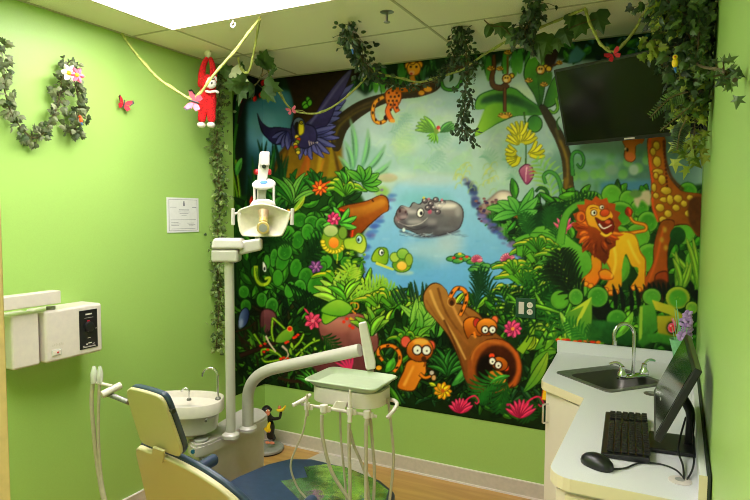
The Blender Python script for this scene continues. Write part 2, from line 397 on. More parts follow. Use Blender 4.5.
for k in range(70):     # misty fern curls
    x, y = rnd.uniform(370, 560), rnd.uniform(98, 190); a = rnd.uniform(0, 6.28); r = rnd.uniform(5, 15)
    stroke([(x+r*math.cos(a+t)*(1-t/5), y+r*math.sin(a+t)*(1-t/5)) for t in (0, .7, 1.4, 2.1, 2.8)], 1.5, .6, rnd.choice([(190, 216, 190), (176, 208, 176), (150, 196, 150), (196, 222, 206)]), soft=.8, alpha=.5)
for k in range(60):     # drifting light and pale fern shadows in the mist
    x, y = rnd.uniform(360, 560), rnd.uniform(92, 184)
    oval(x, y, rnd.uniform(4, 16), rnd.uniform(3, 8), rnd.choice([(206, 226, 224), (190, 216, 196), (136, 186, 176), (150, 200, 160), (130, 180, 190), (196, 214, 150)]), rot=rnd.uniform(-40, 40), soft=3, alpha=.4)
for k in range(14): x, y = rnd.uniform(380, 540), rnd.uniform(120, 186); frond(x, y, x+rnd.uniform(-26, 26), y-rnd.uniform(6, 24), 8, 9, rnd.choice([(120, 172, 150), (160, 204, 160), (186, 214, 170)]), None, 3, 1.8, 50, .35)
for k in range(40):
    x, y = rnd.uniform(572, 652), rnd.uniform(150, 196)
    oval(x, y, rnd.uniform(2, 6), rnd.uniform(2, 5), rnd.choice([(88, 146, 84), (70, 120, 90), (110, 160, 110)]), soft=1.2, alpha=.6)
for k in range(9): oval(576+k*9+rnd.uniform(-3, 3), rnd.uniform(158, 178), 5, 5, (96, 156, 70), (120, 180, 90), 90, soft=.8, alpha=.7)
oval(634, 170, 5, 5.5, (150, 172, 160), soft=1); oval(612, 170, 6, 5, (118, 150, 132), soft=1.2)
put([(600, 182), (650, 180), (662, 192), (600, 198)], (70, 124, 160), soft=2)
# ragged dark canopy under the ceiling
cn = [(220, 20), (715, 14), (715, 62), (560, 60)]
for x, y in [(556, 58), (540, 54), (520, 64), (512, 56), (490, 70), (480, 60), (468, 78), (450, 66), (440, 74), (424, 80), (400, 84), (380, 84), (366, 96), (352, 86), (344, 96), (330, 96), (300, 92), (276, 88), (262, 98), (236, 104), (220, 110)]: cn.append((x, y))
put(cn, (16, 32, 20), (24, 52, 28), 70, 1.5)
scatter([(300, 72), (560, 40), (560, 58), (300, 92)], 170, 6, 15, 3, [(20, 44, 26), (30, 70, 34), (40, 92, 40), (14, 30, 18), (50, 100, 60)], -110, -60, line=None)
scatter([(566, 44), (652, 34), (652, 60), (566, 62)], 60, 6, 14, 6, [(24, 60, 24), (50, 110, 40), (18, 40, 40), (40, 84, 90)], -180, 180, line=None)
put([(577, 45), (586, 54), (580, 62), (568, 64), (570, 54)], (70, 120, 140), soft=.8)
for x in (350, 376, 384, 402, 489, 515, 520, 530, 506): oval(x, 78+(x % 7)-(x-350)*.11, 3.4, 13, (44, 110, 44), (90, 160, 60), 90, soft=.5)
for x, y in [(374, 76), (377, 82), (373, 69)]: oval(x, y, 2, 2.6, (120, 190, 50), soft=.3)
# --- left dark side with creepers
put([(224, 60), (247, 66), (246, 200), (250, 300), (262, 400), (224, 405)], (14, 26, 16), soft=2)
stroke([(238, 90), (236, 130), (232, 170), (236, 210), (234, 260)], 3, 3, (26, 74, 20), line=(8, 16, 8))
stroke([(236, 80), (230, 120), (231, 160), (238, 200), (240, 240)], 1.6, 2, (90, 140, 24))
stroke([(243, 70), (240, 110), (234, 150), (240, 190), (242, 240)], 2.4, 2, (44, 98, 20))
stroke([(231, 150), (234, 190), (233, 230)], 1.2, 1.2, (150, 180, 30), alpha=.8); stroke([(236, 160), (240, 200), (241, 232)], 1.2, 1.2, (160, 180, 34), alpha=.8)
stroke([(262, 70), (248, 90), (242, 104), (238, 124)], 3.4, 2, (34, 18, 22)); stroke([(268, 92), (248, 98), (240, 118)], 2.2, 1.4, (40, 22, 28))
for x, y in [(241, 98), (250, 84), (262, 92), (256, 96), (264, 80)]: blade(x, y, x-2, y+6, 4, 0, (170, 20, 26), (220, 40, 40))
# --- big tree on the left with its branch
blob([(282, 66), (300, 76), (366, 62), (350, 86), (338, 108), (336, 140), (342, 160), (350, 176), (352, 200), (300, 205), (272, 196), (276, 160), (288, 140), (294, 110), (290, 90)], (26, 18, 14), (88, 62, 14), 80, soft=.8)
blob([(280, 158), (300, 140), (326, 132), (340, 138), (343, 160), (352, 180), (346, 196), (300, 200), (278, 190)], (104, 80, 14), (150, 112, 20), 70, soft=1.4)
for pts, w, c in [([(338, 110), (333, 140), (332, 170), (326, 196)], 8, (136, 116, 22)), ([(328, 128), (322, 150), (318, 180)], 5, (170, 136, 26)), ([(318, 130), (306, 160), (296, 190)], 5, (150, 74, 22)), ([(296, 140), (286, 160), (276, 186)], 5, (120, 90, 18)), ([(310, 140), (308, 170), (304, 196)], 4, (178, 84, 26)), ([(334, 150), (340, 176), (346, 196)], 4, (64, 44, 14)), ([(288, 150), (284, 170), (282, 190)], 3, (64, 40, 14)), ([(324, 160), (316, 186), (312, 200)], 3, (190, 120, 30))]:
    stroke(pts, w*.5, w, c, soft=.9, alpha=.85)
blob([(332, 124), (340, 114), (360, 101), (386, 93), (406, 90), (428, 80), (444, 73), (462, 62), (470, 66), (462, 72), (446, 76), (438, 90), (420, 97), (400, 99.6), (380, 106), (360, 118), (347, 131), (340, 150), (332, 148)], (44, 36, 22), (64, 50, 34), 0, soft=.4)
stroke([(338, 122), (360, 107), (388, 97), (420, 90), (442, 78)], 3, 2, (84, 66, 36), soft=1, alpha=.7)
stroke([(334, 142), (340, 126), (356, 113), (372, 106)], 3, 1, (100, 84, 26), soft=1, alpha=.8)
stroke([(441, 80), (444, 88), (452, 90), (459, 86), (463, 76), (464, 70)], 2.6, 2.4, (60, 130, 40), line=(20, 60, 20))
stroke([(350, 86), (342, 96), (336, 100), (330, 99)], 1.6, 1.2, (50, 120, 40))
for x0, y0, x1, y1 in [(354, 170, 350, 118), (360, 172, 368, 128), (362, 174, 386, 144), (352, 176, 344, 140), (366, 178, 392, 160), (350, 180, 338, 156), (372, 180, 388, 172)]:
    blade(x0, y0, x1, y1, 6, 3, (84, 150, 108), (130, 180, 140), alpha=.8, soft=.8)
# --- banana plant
blob([(541, 109), (526, 98), (514, 89), (500, 89), (480, 96), (476, 109), (486, 110), (480, 124), (475, 136), (490, 128), (500, 122), (516, 116), (541, 115)], (60, 130, 40), (110, 170, 40), 150, soft=.3, line=(30, 80, 30))
blob([(476, 136), (480, 122), (488, 106), (506, 104), (512, 114), (498, 122), (488, 129)], (140, 190, 40), (90, 160, 44), 0, soft=1)
blob([(540, 110), (520, 98), (500, 94), (484, 98), (482, 104), (500, 102), (524, 108), (530, 114)], (22, 60, 26), (50, 110, 40), 90, soft=1.2)
blob([(530, 58), (540, 50), (546, 54), (546, 74), (541, 108), (534, 94), (526, 80), (525, 70)], (84, 156, 40), (34, 80, 30), 60, soft=.3, line=(20, 50, 22))
stroke([(540, 54), (538, 76), (541, 108)], 1, .6, (24, 60, 24), alpha=.8)
oval(545, 60, 4.4, 10, (60, 130, 44), (110, 170, 60), 90, line=(20, 50, 20))
blob([(544, 106), (548, 92), (553, 80), (557, 78), (558, 98), (552, 106)], (40, 90, 34), (80, 150, 50), 0, line=(16, 40, 18))
stroke([(556, 98), (558, 108), (554, 113), (549, 110)], 2.4, 1.6, (110, 170, 50), line=(40, 90, 34))
blob([(552, 46), (558, 50), (556, 62), (550, 70), (544, 60)], (40, 26, 26), soft=.6)
blob([(540, 108), (546, 107), (556, 122), (565, 138), (571, 158), (573, 180), (576, 200), (580, 216), (548, 216), (556, 204), (563, 190), (562, 162), (556, 142), (548, 126)], (48, 44, 28), (78, 60, 24), 90, soft=.4, line=(24, 26, 18))
for pts, w, c in [([(560, 140), (567, 160), (568, 184)], 3, (150, 120, 40)), ([(566, 178), (566, 200), (562, 212)], 4, (130, 100, 30)), ([(556, 128), (560, 142)], 2.5, (104, 96, 44)), ([(570, 186), (574, 206)], 2, (150, 116, 36))]: stroke(pts, w, w*.6, c, soft=1, alpha=.8)
stroke([(573, 176), (572, 158), (576, 152), (582, 154), (584, 162), (581, 168), (577, 164)], 3, 1.4, (56, 130, 50), line=(26, 70, 36))
stroke([(559, 130), (557, 122), (560, 117)], 2, 1, (40, 90, 30))
oval(535, 124, 7, 8, (44, 110, 40), (80, 150, 50), 60, line=(18, 50, 20))
def fingers(cx, cy, n, a0, a1, r, w, cs):
    for i in range(n):
        a = math.radians(a0+(a1-a0)*i/(n-1)); ex, ey = cx+r*math.cos(a)*1.15, cy-r*math.sin(a)
        stroke([(cx+2.5*math.cos(a), cy+1), ((cx+ex)/2+.8, (cy+ey)/2+2.2), (ex, ey)], w*.8, w*.55, cs[i % len(cs)], None, 0, .25, 1, (110, 110, 14), w*.25)
YB = [(214, 206, 30), (236, 222, 50), (196, 190, 26)]
stroke([(524, 112), (526, 130), (526, 166)], 2, 1.2, (50, 90, 30))
fingers(522, 142, 9, 170, 20, 14, 3.4, YB); fingers(520, 134, 5, 150, 60, 13, 3, YB)
fingers(521, 156, 4, 190, 230, 13, 3.8, YB); fingers(528, 154, 4, 60, -8, 15, 3.6, YB); fingers(518, 152, 3, 140, 190, 11, 3.4, YB)
blob([(523, 167), (527, 165), (532, 168), (533, 176), (527, 184), (522, 177), (520, 171)], (188, 110, 150), (150, 60, 110), 90, line=(90, 30, 70)); stroke([(527, 167), (526, 176), (526, 182)], 1.4, .5, (230, 180, 210)); blade(532, 171, 538, 174, 2, 0, (200, 60, 60))
frond(552, 200, 536, 160, 8, 14, (110, 176, 80), (150, 196, 90), 4, 2.2, 60, .8)
stroke([(558, 214), (562, 196), (558, 178), (550, 172), (544, 176), (546, 184)], 3.6, 2, (70, 140, 60), line=(36, 90, 44))
stroke([(546, 214), (548, 198), (546, 190), (540, 188), (536, 192)], 3, 1.4, (36, 90, 34), line=(16, 50, 20))
# --- pond
pond = [(395, 186), (404, 181), (430, 176), (466, 180), (474, 192), (476, 204), (482, 216), (496, 224), (508, 236), (521, 250), (524, 264), (528, 284), (516, 300), (470, 306), (420, 304), (392, 296), (368, 284), (358, 272), (362, 258), (366, 240), (374, 226), (384, 208), (390, 196)]
blob(pond, (148, 196, 222), (84, 158, 226), 90, soft=1.6)
for k in range(150):
    i = rnd.randrange(11, len(pond)); x, y = pond[i-1]; x2, y2 = pond[i]; t = rnd.random(); c = rnd.choice([(92, 96, 170), (60, 90, 180), (120, 110, 180), (70, 120, 200)])
    oval(x*(1-t)+x2*t+rnd.uniform(-1, 4), y*(1-t)+y2*t+rnd.uniform(-2, 2), rnd.uniform(2, 5), rnd.uniform(1, 2.4), c, soft=.9, alpha=.6)
for k in range(90):
    i = rnd.randrange(4, 12); x, y = pond[i-1]; x2, y2 = pond[i]; t = rnd.random(); c = rnd.choice([(92, 96, 150), (54, 70, 130), (110, 100, 140), (50, 60, 90)])
    oval(x*(1-t)+x2*t+rnd.uniform(-2, 3), y*(1-t)+y2*t+rnd.uniform(-2, 2), rnd.uniform(2, 4.5), rnd.uniform(1.2, 3), c, soft=.7, alpha=.7)
oval(430, 180, 34, 4, (186, 196, 190), soft=4, alpha=.8); oval(432, 252, 30, 12, (164, 194, 206), soft=6, alpha=.7); oval(450, 240, 14, 12, (176, 190, 200), soft=5, alpha=.6); oval(425, 200, 30, 9, (104, 176, 190), soft=5, alpha=.6); oval(405, 264, 30, 8, (92, 164, 208), soft=5, alpha=.7)
for k in range(26): stroke([(rnd.uniform(375, 500), 0), (0, 0)], 1, 1, (0, 0, 0)) if 0 else None
oval(388, 178, 10, 4.5, (170, 176, 140), (190, 180, 160), -90, soft=1); oval(382, 192, 7, 6, (140, 186, 100), soft=1.5); oval(374, 204, 4, 8, (160, 190, 180), soft=1.5)
for k in range(24): oval(rnd.uniform(368, 388), rnd.uniform(190, 206), 1.6, 1.2, rnd.choice([(170, 200, 90), (100, 150, 90), (130, 110, 150)]), soft=.5)
for k in range(26):
    x, y = rnd.uniform(452, 492), rnd.uniform(162, 190); stroke([(x, y+5), (x+2, y), (x+6, y-1), (x+7, y+3)], 1.4, .6, rnd.choice([(180, 190, 100), (150, 180, 110), (196, 200, 80)]), soft=.5, alpha=.6)
blob([(480, 208), (492, 198), (500, 192), (510, 193), (516, 202), (512, 208), (496, 214), (484, 214)], (196, 184, 176), (130, 100, 100), 90, soft=.6, line=(110, 90, 90))
oval(504, 198, 7, 4, (224, 216, 208), soft=1.6)
for k in range(30): oval(rnd.uniform(476, 498), rnd.uniform(196, 222), 1.8, 1.2, rnd.choice([(100, 60, 80), (130, 90, 90), (60, 50, 90), (90, 110, 80)]), soft=.4)
# --- hippo resting in the pond
blob([(397, 214), (402, 206), (410, 208), (414, 203), (420, 205), (426, 200), (438, 202), (450, 201), (460, 206), (463, 214), (461, 224), (456, 230), (440, 235), (424, 236), (410, 230), (400, 228), (395, 221)], (136, 134, 140), (74, 74, 84), 90, soft=.4, line=(56, 52, 62))
oval(450, 210, 10, 7, (156, 150, 152), (110, 106, 112), 90, soft=1.2); stroke([(400, 231), (420, 237), (440, 236), (460, 231)], 2, 1.5, (60, 56, 76), soft=1, alpha=.8)
oval(402, 214, 5, 5.6, (120, 100, 106), (90, 80, 90), 90, line=(60, 50, 60)); oval(400, 211, 1.4, 1.8, (60, 36, 44)); oval(406, 212, 1.1, 1.5, (60, 36, 44)); oval(404, 217, 4, 2, (150, 132, 140), soft=.8)
stroke([(398, 222), (408, 226), (420, 224), (428, 218)], 1.2, .6, (190, 186, 190)); stroke([(404, 226), (416, 230), (428, 226)], 1, .6, (56, 52, 60)); oval(404, 230, 1.6, 2, (200, 220, 226))
oval(420.5, 213, 3, 4.2, (240, 240, 236), line=(50, 44, 50), rot=10); oval(421.5, 213.5, 1.4, 2, (20, 20, 30)); oval(430, 212, 2.2, 2.4, (180, 80, 110))
for x, y in [(425, 201), (431, 204), (436, 200), (434, 208), (440, 206), (428, 208), (438, 212), (443, 203)]: oval(x, y, 2.2, 2, (130, 120, 128), (80, 72, 84), 90, line=(50, 44, 54)); oval(x-.5, y-.6, .8, .7, (230, 220, 226))
for x, y in [(424, 198), (442, 200), (429, 199)]: oval(x, y, 1.4, 1.2, (214, 200, 70) if x < 426 else (200, 110, 130))
for x, y, rx, ry, cc, al in [(446, 206, 12, 3, (226, 222, 224), .85), (412, 212, 5, 2, (206, 196, 202), .7), (403, 224, 5, 3, (80, 74, 84), .6), (436, 216, 8, 3, (90, 88, 98), .6), (454, 222, 6, 4, (100, 96, 104), .7), (415, 222, 8, 2.4, (176, 172, 178), .7), (407, 209, 4, 2, (190, 170, 176), .7), (426, 228, 12, 2.4, (60, 58, 70), .7), (446, 229, 10, 2, (110, 110, 122), .7), (398, 219, 2.4, 3, (170, 120, 130), .6), (432, 222, 5, 3, (150, 146, 152), .6), (458, 212, 3, 5, (170, 166, 170), .6)]: oval(x, y, rx, ry, cc, soft=1.1, alpha=al)
for k in range(16): x = rnd.uniform(398, 462); stroke([(x, 232+rnd.uniform(0, 5)), (x+8, 233+rnd.uniform(0, 5))], 1, .5, rnd.choice([(190, 214, 230), (70, 90, 130), (100, 130, 170)]), soft=.4, alpha=.6)
for k in range(30): x, y = rnd.uniform(372, 500), rnd.uniform(236, 296); stroke([(x, y), (x+rnd.uniform(6, 16), y+rnd.uniform(-1, 1))], 1.2, .5, rnd.choice([(160, 206, 236), (70, 140, 206), (190, 220, 236)]), soft=.7, alpha=.4)
# --- swimming turtle and lilies
oval(405, 273, 9, 2.4, (150, 190, 200), soft=1); oval(402, 265, 9, 7, (84, 140, 30), (130, 170, 30), 60, line=(40, 80, 20)); oval(395, 257.5, 4.5, 4.5, (160, 190, 70), line=(70, 110, 40)); oval(403, 254, 5.4, 5, (110, 170, 60), (150, 190, 80), -90, line=(50, 100, 40)); oval(409, 260, 3.4, 6, (140, 170, 50), line=(70, 100, 30)); oval(402, 266, 4.8, 4.4, (246, 176, 60), (250, 200, 90), -90, line=(110, 130, 30))
blob([(373, 256), (378, 249), (386, 249), (388, 256), (386, 264), (378, 262), (373, 261)], (150, 184, 40), (110, 160, 30), 0, line=(60, 100, 20)); stroke([(376, 263), (386, 267), (394, 270)], 3, 2, (200, 206, 70)); oval(381.6, 252.6, 2.2, 3, (240, 244, 240), line=(40, 60, 20)); oval(382.2, 253, 1, 1.6, (20, 30, 50))
for x, y in [(452, 259), (460, 256), (466, 259), (458, 261), (472, 262), (480, 264), (486, 266), (476, 268), (484, 270), (500, 264), (508, 262), (516, 264), (520, 268), (506, 268), (512, 270), (496, 266), (474, 270), (522, 274), (516, 273)]:
    oval(x, y, 5, 2.1, (50, 130, 60), (120, 184, 84), -60, soft=.3, line=(20, 66, 40), rot=rnd.uniform(-8, 8))
for x, y, c in [(454, 258, (206, 50, 40)), (460, 254, (230, 200, 50)), (467, 257, (206, 50, 40)), (461, 259, (206, 60, 40))]: oval(x, y, 2, 1.3, c)
for x, y, r in [(477, 260, 6), (508, 260, 8), (529, 278, 6)]:
    for a in (170, 150, 130, 110, 90, 70, 50, 30, 10): blade(x, y+1, x+r*math.cos(math.radians(a)), y+1-r*math.sin(math.radians(a)), 2.6, 0, (222, 96, 140), (250, 190, 210), line=(150, 40, 80))
# --- jungle foliage behind everything on the ground
low = [(246, 196), (300, 176), (350, 172), (372, 214), (360, 246), (362, 280), (420, 308), (520, 306), (524, 250), (486, 214), (520, 200), (580, 196), (704, 180), (704, 420), (546, 432), (264, 388), (230, 396), (236, 240)]
put([(236, 198), (300, 182), (350, 176), (372, 214), (358, 246), (360, 282), (420, 306), (524, 306), (532, 270), (508, 240), (484, 216), (520, 208), (580, 200), (704, 184), (704, 440), (236, 440)], (28, 66, 22), (18, 36, 14), 90, 1.2)
scatter([(240, 190), (350, 176), (362, 250), (352, 330), (240, 330)], 240, 8, 20, 5, [(24, 62, 22), (36, 92, 26), (50, 120, 30), (18, 44, 18)], 20, 160)
scatter([(236, 300), (300, 310), (330, 400), (236, 390)], 190, 8, 18, 2.6, [(20, 40, 22), (16, 30, 18), (34, 80, 24), (60, 120, 30), (40, 40, 20)], 0, 180, line=(8, 14, 8))
scatter([(340, 276), (420, 306), (520, 300), (560, 240), (560, 330), (340, 330)], 220, 10, 22, 4, [(50, 120, 26), (76, 150, 30), (110, 172, 40), (30, 80, 22), (150, 190, 50)], 30, 150)
scatter([(350, 320), (550, 320), (550, 425), (350, 400)], 330, 10, 24, 4, [(22, 60, 18), (34, 86, 22), (54, 116, 28), (16, 34, 14), (28, 72, 40)], 20, 160)
scatter([(500, 196), (700, 196), (700, 350), (540, 360), (520, 250)], 260, 8, 22, 7, [(50, 120, 28), (70, 140, 34), (34, 90, 24), (96, 160, 40), (30, 70, 26)], 0, 180)
# left middle: agave tufts, broad leaves
for k in range(26): blade(rnd.uniform(244, 286), rnd.uniform(200, 232), rnd.uniform(246, 290), rnd.uniform(134, 190), 4, 1, rnd.choice([(20, 60, 30), (30, 84, 34), (14, 40, 22)]), soft=.5)
blade(237, 176, 242, 158, 6, -1, (54, 130, 50), (90, 170, 70))
tuft(293, 204, 13, 32, 20, 165, 5, [(44, 120, 34), (76, 152, 50), (30, 96, 30), (110, 172, 70)], None, (24, 70, 24)); tuft(318, 196, 9, 26, 60, 140, 4.5, [(50, 130, 40), (30, 90, 30)])
tuft(272, 214, 7, 22, 40, 150, 5, [(30, 90, 30), (46, 116, 36)])
blade(293, 212, 305, 196, 5, 1, (196, 204, 50), (170, 200, 60)); blade(292, 212, 304, 197, 2, 0, (120, 176, 50))
arch(344, 196, 7, 24, 4, (90, 160, 36), (214, 206, 60), 10, 170); tuft(346, 184, 5, 18, 40, 140, 4, [(60, 140, 44), (90, 160, 50)])
for a in (-30, 0, 30, 65, 100, 140): blade(362, 182, 362+20*math.cos(math.radians(a)), 182-17*math.sin(math.radians(a)), 7, 1, (50, 130, 36), (110, 180, 60), (16, 60, 20), line=(14, 44, 14))
flower(320, 188, 8, 9, (236, 84, 30), (250, 120, 40)); blade(326, 184, 331, 181, 1.5, 0, (210, 60, 30)); flower(291, 215, 6.5, 6, (240, 150, 30), (250, 190, 60), (190, 60, 20)); oval(256, 172, 2.6, 3, (214, 60, 50)); oval(269, 172, 2.4, 3, (214, 60, 50)); blade(251, 206, 252, 196, 3, 0, (190, 40, 30))
# rounded succulent pads left
for x, y, rx, ry, rot in [(300, 220, 8, 7, 20), (312, 222, 7, 6, 0), (322, 226, 6, 8, 0), (288, 234, 7, 8, 0), (298, 240, 6, 9, 10), (308, 232, 6, 8, 0), (318, 240, 6, 9, -10), (330, 232, 7, 6, 20), (334, 220, 6, 5, 10), (346, 262, 5, 5, 0), (274, 258, 3.6, 9, 6), (267, 262, 2.8, 7, 0), (283, 260, 6, 12, 20), (285, 252, 7, 8, 10), (296, 268, 5.5, 9, 8), (306, 277, 7, 9, 10), (316, 286, 8, 11, 15), (300, 288, 6, 8, 0), (278, 278, 5, 8, 0), (290, 290, 5, 8, 10), (326, 262, 6, 7, 20), (338, 254, 5, 7, 0), (322, 268, 4, 6, 30), (244, 292, 5, 6, 0), (246, 306, 5, 6, 0), (262, 300, 5, 7, 0), (272, 306, 6, 8, 10)]:
    pad(x, y, rx, ry, rnd.choice([(44, 120, 30), (56, 136, 34), (38, 104, 28)]), rnd.choice([(80, 160, 50), (70, 150, 40)]), rot=rot)
frond(300, 262, 330, 228, 9, 13, (16, 46, 20), (26, 66, 26), 2, 1.8); frond(264, 244, 292, 240, 8, 10, (16, 44, 18), (30, 70, 24), -3, 1.6); frond(306, 258, 322, 240, 7, 10, (14, 40, 16), None, 3, 1.5)
for k in range(9): stroke([(286+k*3.4, 282+k*1.5), (292+k*3.6, 290+k*2), (296+k*3, 304+k*2)], 2.2, .5, (12, 34, 16), soft=.3); stroke([(280+k*2, 296+k*2.4), (272+k*2, 290+k*2.4)], 1.6, .4, (12, 34, 16))
flower(316, 267, 7, 6, (140, 80, 160), (110, 60, 140), (190, 120, 190), 3)
# hook-nosed green snake
stroke([(256, 266), (256, 276), (260, 284), (267, 284), (270, 278), (265, 279)], 4, 2.2, (170, 200, 40), line=(50, 90, 20)); stroke([(256, 268), (258, 279), (264, 283)], 1.2, .8, (70, 120, 30)); blob([(263, 262), (266, 266), (266, 272), (263, 270)], (236, 240, 236), line=(30, 50, 20)); oval(264.8, 269, 1, 2, (20, 24, 30))
# blue butterfly, small rocks, tree frog on its twig
oval(244, 318, 4.6, 10, (30, 44, 96), (110, 140, 200), 180, rot=14, line=(10, 12, 24)); oval(241, 324, 2, 5, (150, 170, 220), rot=10, soft=.7); stroke([(236, 332), (248, 328), (256, 322)], 1.5, 1, (50, 24, 20))
blob([(262, 312), (270, 310), (276, 316), (274, 326), (264, 334), (261, 326)], (120, 70, 76), (80, 44, 50), 90, soft=.5, line=(30, 16, 20))
scatter([(240, 330), (300, 334), (330, 380), (250, 386)], 90, 6, 16, 1.8, [(50, 110, 30), (90, 150, 40), (20, 60, 24), (40, 30, 24)], 20, 160, line=None)
stroke([(240, 356), (262, 348), (288, 338), (304, 334)], 4, 2, (46, 28, 26), line=(16, 10, 10)); stroke([(278, 378), (300, 382), (320, 376), (340, 368)], 3, 2, (52, 32, 24)); stroke([(296, 380), (312, 386), (330, 388)], 2.4, 2, (46, 26, 20))
for pts in [[(273, 318), (272, 332), (274, 342)], [(273, 318), (282, 326), (288, 332)], [(262, 356), (262, 350), (270, 350), (278, 354), (282, 358)], [(262, 358), (266, 362), (280, 360)], [(292, 350), (300, 342), (304, 334)], [(296, 356), (310, 344), (320, 340)], [(254, 334), (262, 346)], [(290, 358), (292, 364)]]:
    stroke(pts, 1.8, 1.4, (150, 200, 40), line=(40, 80, 20))
stroke([(266, 336), (270, 344), (276, 352)], 2, 1.4, (220, 206, 190)); stroke([(282, 346), (288, 352), (287, 358), (278, 364)], 2.2, 1.2, (210, 190, 170), line=(40, 60, 40))
blob([(276, 342), (280, 334), (288, 329), (294, 332), (292, 338), (286, 342)], (130, 184, 50), (90, 150, 40), 60, line=(40, 70, 20)); oval(290, 329, 2, 2, (220, 30, 24), line=(250, 170, 60))
for x, y in [(261, 346), (265, 344), (268, 350), (264, 352), (286, 343), (288, 342), (296, 337), (298, 335), (281, 359), (284, 358), (288, 359), (294, 338)]: oval(x, y, 1.7, 1.4, (226, 50, 26))
for k in range(24): x, y = rnd.uniform(286, 336), rnd.uniform(336, 372); blade(x, y, x+rnd.uniform(-7, 7), y+rnd.uniform(2, 9), 2.4, 1, rnd.choice([(120, 176, 40), (150, 200, 50), (90, 150, 30)]), line=(20, 50, 16))
tuft(312, 388, 9, 18, 20, 160, 3, [(50, 130, 40), (80, 160, 50)]); tuft(336, 392, 8, 20, 20, 160, 3, [(44, 120, 40), (60, 140, 44)])
# pink boulder with flowers and newt
blob([(320, 322), (326, 317), (342, 315), (358, 314), (370, 320), (376, 330), (378, 344), (374, 352), (352, 360), (336, 356), (326, 344), (320, 332)], (160, 92, 84), (108, 60, 62), 90, soft=.4, line=(60, 30, 34))
blob([(322, 324), (336, 318), (350, 322), (346, 334), (330, 332)], (196, 130, 120), (150, 86, 80), 90, soft=1.4); blob([(350, 330), (362, 324), (372, 334), (370, 346), (356, 346)], (176, 110, 104), (120, 66, 68), 90, soft=1.4); blob([(310, 362), (336, 354), (360, 356), (372, 364), (372, 380), (330, 378)], (112, 56, 62), (80, 40, 46), 90, soft=1)
put([(366, 322), (377, 330), (377, 336), (368, 332)], (190, 170, 160), soft=.5)
stroke([(356, 314), (350, 308), (352, 303), (358, 304), (358, 309), (354, 309)], 1.4, 1, (236, 150, 40)); stroke([(350, 318), (358, 324), (362, 330)], 2.4, 1, (214, 180, 40))
for x, y in [(347, 319), (350, 326), (356, 323), (344, 322), (353, 328), (366, 324), (360, 318), (346, 314)]: oval(x, y, 1.8, 1.6, (220, 50, 30))
blob([(322, 318), (326, 309), (336, 306), (344, 312), (336, 318), (326, 324)], (100, 170, 30), (150, 200, 50), 40, line=(30, 80, 20))
flower(313, 321, 9, 7, (232, 50, 100), (250, 90, 140), (250, 120, 150), 4); blade(309, 314, 304, 308, 1.5, 0, (232, 50, 100))
frond(322, 336, 336, 352, 7, 9, (30, 80, 24), (14, 50, 20), -2, 1.8)
for a in (160, 140, 120, 100, 80): blade(350, 372, 350+16*math.cos(math.radians(a)), 368-16*math.sin(math.radians(a)), 2, 1, (220, 50, 110))
# log end and turtle by the shore
blob([(338, 210), (346, 206), (366, 202), (380, 196), (387, 199), (388, 210), (382, 214), (370, 224), (360, 234), (352, 238), (346, 228), (344, 216)], (164, 92, 24), (120, 50, 14), 120, soft=.4, line=(60, 24, 10))
blob([(346, 210), (364, 206), (382, 199), (386, 204), (374, 212), (356, 218)], (200, 134, 40), (150, 84, 22), 90, soft=1.2); stroke([(340, 210), (348, 214), (353, 226), (352, 238)], 2.6, 1.6, (214, 60, 24)); stroke([(372, 200), (374, 202)], 2, 1, (70, 30, 14)); blob([(340, 212), (347, 216), (351, 228), (348, 238), (340, 232)], (50, 26, 14), soft=.5)
for a in (195, 150, 110, 60, 20, -20): blade(340, 224, 340+18*math.cos(math.radians(a)), 222-16*math.sin(math.radians(a)), 5, 1, (60, 150, 40), (110, 190, 80), line=(14, 50, 20))
flower(334, 219, 7, 7, (226, 40, 110), (250, 80, 150), (250, 150, 180), 3.4)
oval(333, 240, 11, 12, (96, 140, 30), (150, 176, 40), 90, line=(50, 80, 20)); oval(331, 231, 7, 5.6, (150, 180, 100), (190, 200, 140), -90, line=(70, 110, 40)); oval(343, 233, 4, 6, (110, 150, 50), line=(60, 90, 30)); oval(334, 243, 5, 5.4, (236, 120, 30), (250, 160, 50), -90, line=(140, 140, 30))
for k in range(11): a = math.radians(15+k*16); oval(334+11*math.cos(a), 241+11*math.sin(a), 2, 1.7, (236, 210, 50), line=(120, 130, 20))
blob([(345, 240), (354, 238), (358, 234), (364, 237), (366, 246), (362, 253), (354, 250), (346, 248)], (150, 190, 50), (190, 206, 70), 60, line=(70, 110, 30)); oval(359.4, 239.5, 2.6, 3.6, (170, 210, 230), line=(60, 90, 30)); oval(358.6, 240, 1.1, 1.8, (20, 40, 60)); stroke([(338, 254), (337, 264)], 1.2, .8, (200, 200, 40))
for k in range(44): oval(rnd.uniform(346, 366), rnd.uniform(252, 282), rnd.uniform(1, 2.6), 1.2, rnd.choice([(150, 190, 40), (90, 150, 30), (190, 200, 60), (60, 110, 30)]), soft=.3)
